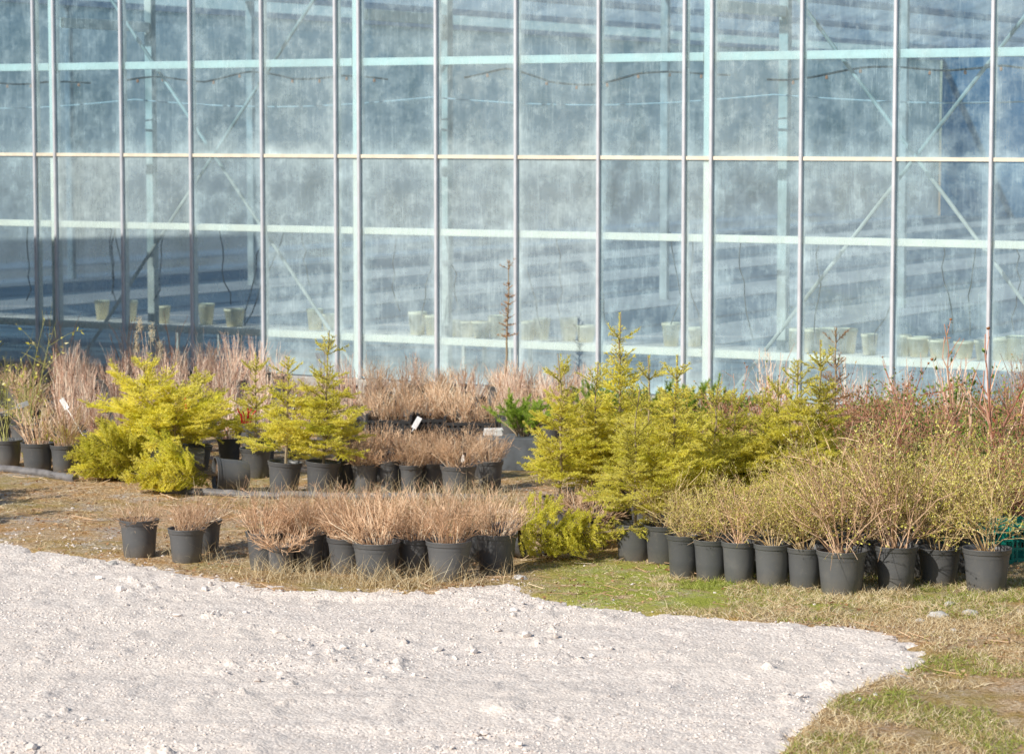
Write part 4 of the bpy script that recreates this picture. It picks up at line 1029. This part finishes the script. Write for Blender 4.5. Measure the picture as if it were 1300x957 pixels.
# ------------------------------------------------------------------ grass, litter (stuff)
def blades(n, sampler, L, mat, name, lab, cat, lean=.55, wd=.004):
    P = sampler(n); n = len(P); h = rng.uniform(*L, n)
    d = np.stack([rng.normal(0, lean, n), rng.normal(0, lean, n), np.ones(n)], -1); d /= np.linalg.norm(d, axis=1, keepdims=True)
    t = np.linspace(0, 1, 4)[None, :, None]; bend = np.stack([rng.normal(0, .5, n), rng.normal(0, .5, n), -rng.uniform(.1, .6, n)], -1)
    Q = P[:, None] + d[:, None] * h[:, None, None] * t + bend[:, None] * h[:, None, None] * t ** 2 * .6
    s = np.cross(d, rng.normal(size=(n, 3))); s /= np.linalg.norm(s, axis=1, keepdims=True) + 1e-9
    w_ = wd * np.array([1, .8, .5, .1])[None, :, None]
    V = np.stack([Q - s[:, None] * w_ / 2, Q + s[:, None] * w_ / 2], 2).reshape(n, 8, 3)
    i = (np.arange(n) * 8)[:, None]; Fc = np.concatenate([i + [0, 1, 3, 2], i + [2, 3, 5, 4], i + [4, 5, 7, 6]])
    tag(obj(name, MB().add(V, Fc, np.repeat(rng.random(n), 8)), M[mat]), lab, cat, kind='stuff')
def tufts(spots):
    def f(n):
        w_ = np.array([s[3] for s in spots], float); k = rng.choice(len(spots), n, p=w_ / w_.sum()); c = np.array([G(s[0], s[1]) for s in spots]); r = np.array([s[2] for s in spots])
        P = c[k] + np.stack([rng.normal(0, 1, n), rng.normal(0, .6, n), np.zeros(n)], -1) * r[k][:, None]
        P[:, 2] = ground_bump(P[:, 0], P[:, 1]); return P
    return f
blades(1200, tufts([(340, 732, .12, 2), (370, 734, .15, 3), (430, 738, .16, 3), (470, 742, .13, 2), (505, 744, .14, 4), (535, 742, .12, 2), (640, 735, .08, 1), (600, 742, .1, 1), (270, 712, .06, 1), (205, 705, .12, .7)]), (.05, .27), 'grass_dry', 'dry_grass', 'tufts of dry straw coloured grass around the front left pots', 'grass', .5, .0034)
blades(900, tufts([(330, 640, .25, 1), (420, 640, .3, 1), (520, 640, .3, 2), (600, 640, .2, 2), (640, 645, .1, 1)]), (.1, .3), 'grass_dry', 'dry_stalks', 'dry weed stalks along the pipe before the second row', 'weeds', .3, .003)
def region(n, cond):
    y = rng.uniform(14, 25, n); x = rng.uniform(-1, 1, n) * (y * .2 + .3); s = sdist(x, y); k = cond(x, y, s); x, y = x[k], y[k]
    return np.stack([x, y, ground_bump(x, y)], -1)
blades(60000, lambda n: region(n, lambda x, y, s: (s < -.02) & (x > -.15) & (y < 18.2) & (fbm(x * 2.4, y * 2.4, 3, 70) + .12 * (np.abs(x - 1) < .9) > .52)), (.008, .035), 'grass_green', 'green_grass', 'short green grass and moss in front of the right pots', 'grass', .9, .004)
blades(60000, lambda n: region(n, lambda x, y, s: (s < .05) & (y < 22) & (fbm(x * 1.6, y * 1.6, 3, 90) > .42)), (.01, .045), 'grass_dry', 'dead_grass', 'flattened dead grass and moss on the soil', 'grass', 1.6, .004)
def near_region(n, cond):
    y = rng.uniform(11.9, 17.2, n); x = rng.uniform(.9, 3.7, n); s_ = sdist(x, y); k = cond(x, y, s_) & (s_ < .02); x, y = x[k], y[k]
    return np.stack([x, y, ground_bump(x, y)], -1)
blades(60000, lambda n: near_region(n, lambda x, y, s: (fbm(x * 2.6, y * 2.6, 3, 33) > .42)), (.02, .08), 'grass_dry', 'dry_grass', 'matted dry grass in the lower right corner', 'grass', .9, .004)
blades(60000, lambda n: near_region(n, lambda x, y, s: (fbm(x * 2.2, y * 2.2, 3, 37) > .5)), (.02, .06), 'grass_green', 'green_grass', 'green grass mixed into the lower right corner', 'grass', .8, .004)
def litter_pts(n): return region(n, lambda x, y, s: (s < .12) & (fbm(x * 2, y * 2, 3, 120) > .47))
P = litter_pts(16000); d = rng.normal(size=P.shape); d[:, 2] *= .25; L = rng.uniform(.01, .032, len(P))
tag(obj('leaf_litter', MB().leaves(P + [0, 0, .006], d, L, L * .55, rng.random(len(P))), M['litter']), 'small fallen brown leaves on the soil', 'leaves', kind='stuff')
P = litter_pts(2500); a = rng.uniform(0, 6.28, len(P)); L = rng.uniform(.05, .2, len(P))
Q = np.stack([P, P + np.stack([np.cos(a) * L, np.sin(a) * L, rng.uniform(0, .03, len(P))], -1)], 1); Q[:, :, 2] += .008
tag(obj('fallen_twigs', MB().tubes(Q, .0022, 3, rng.random(len(P))), M['tan']), 'thin broken twigs scattered on the soil', 'twigs', kind='stuff')
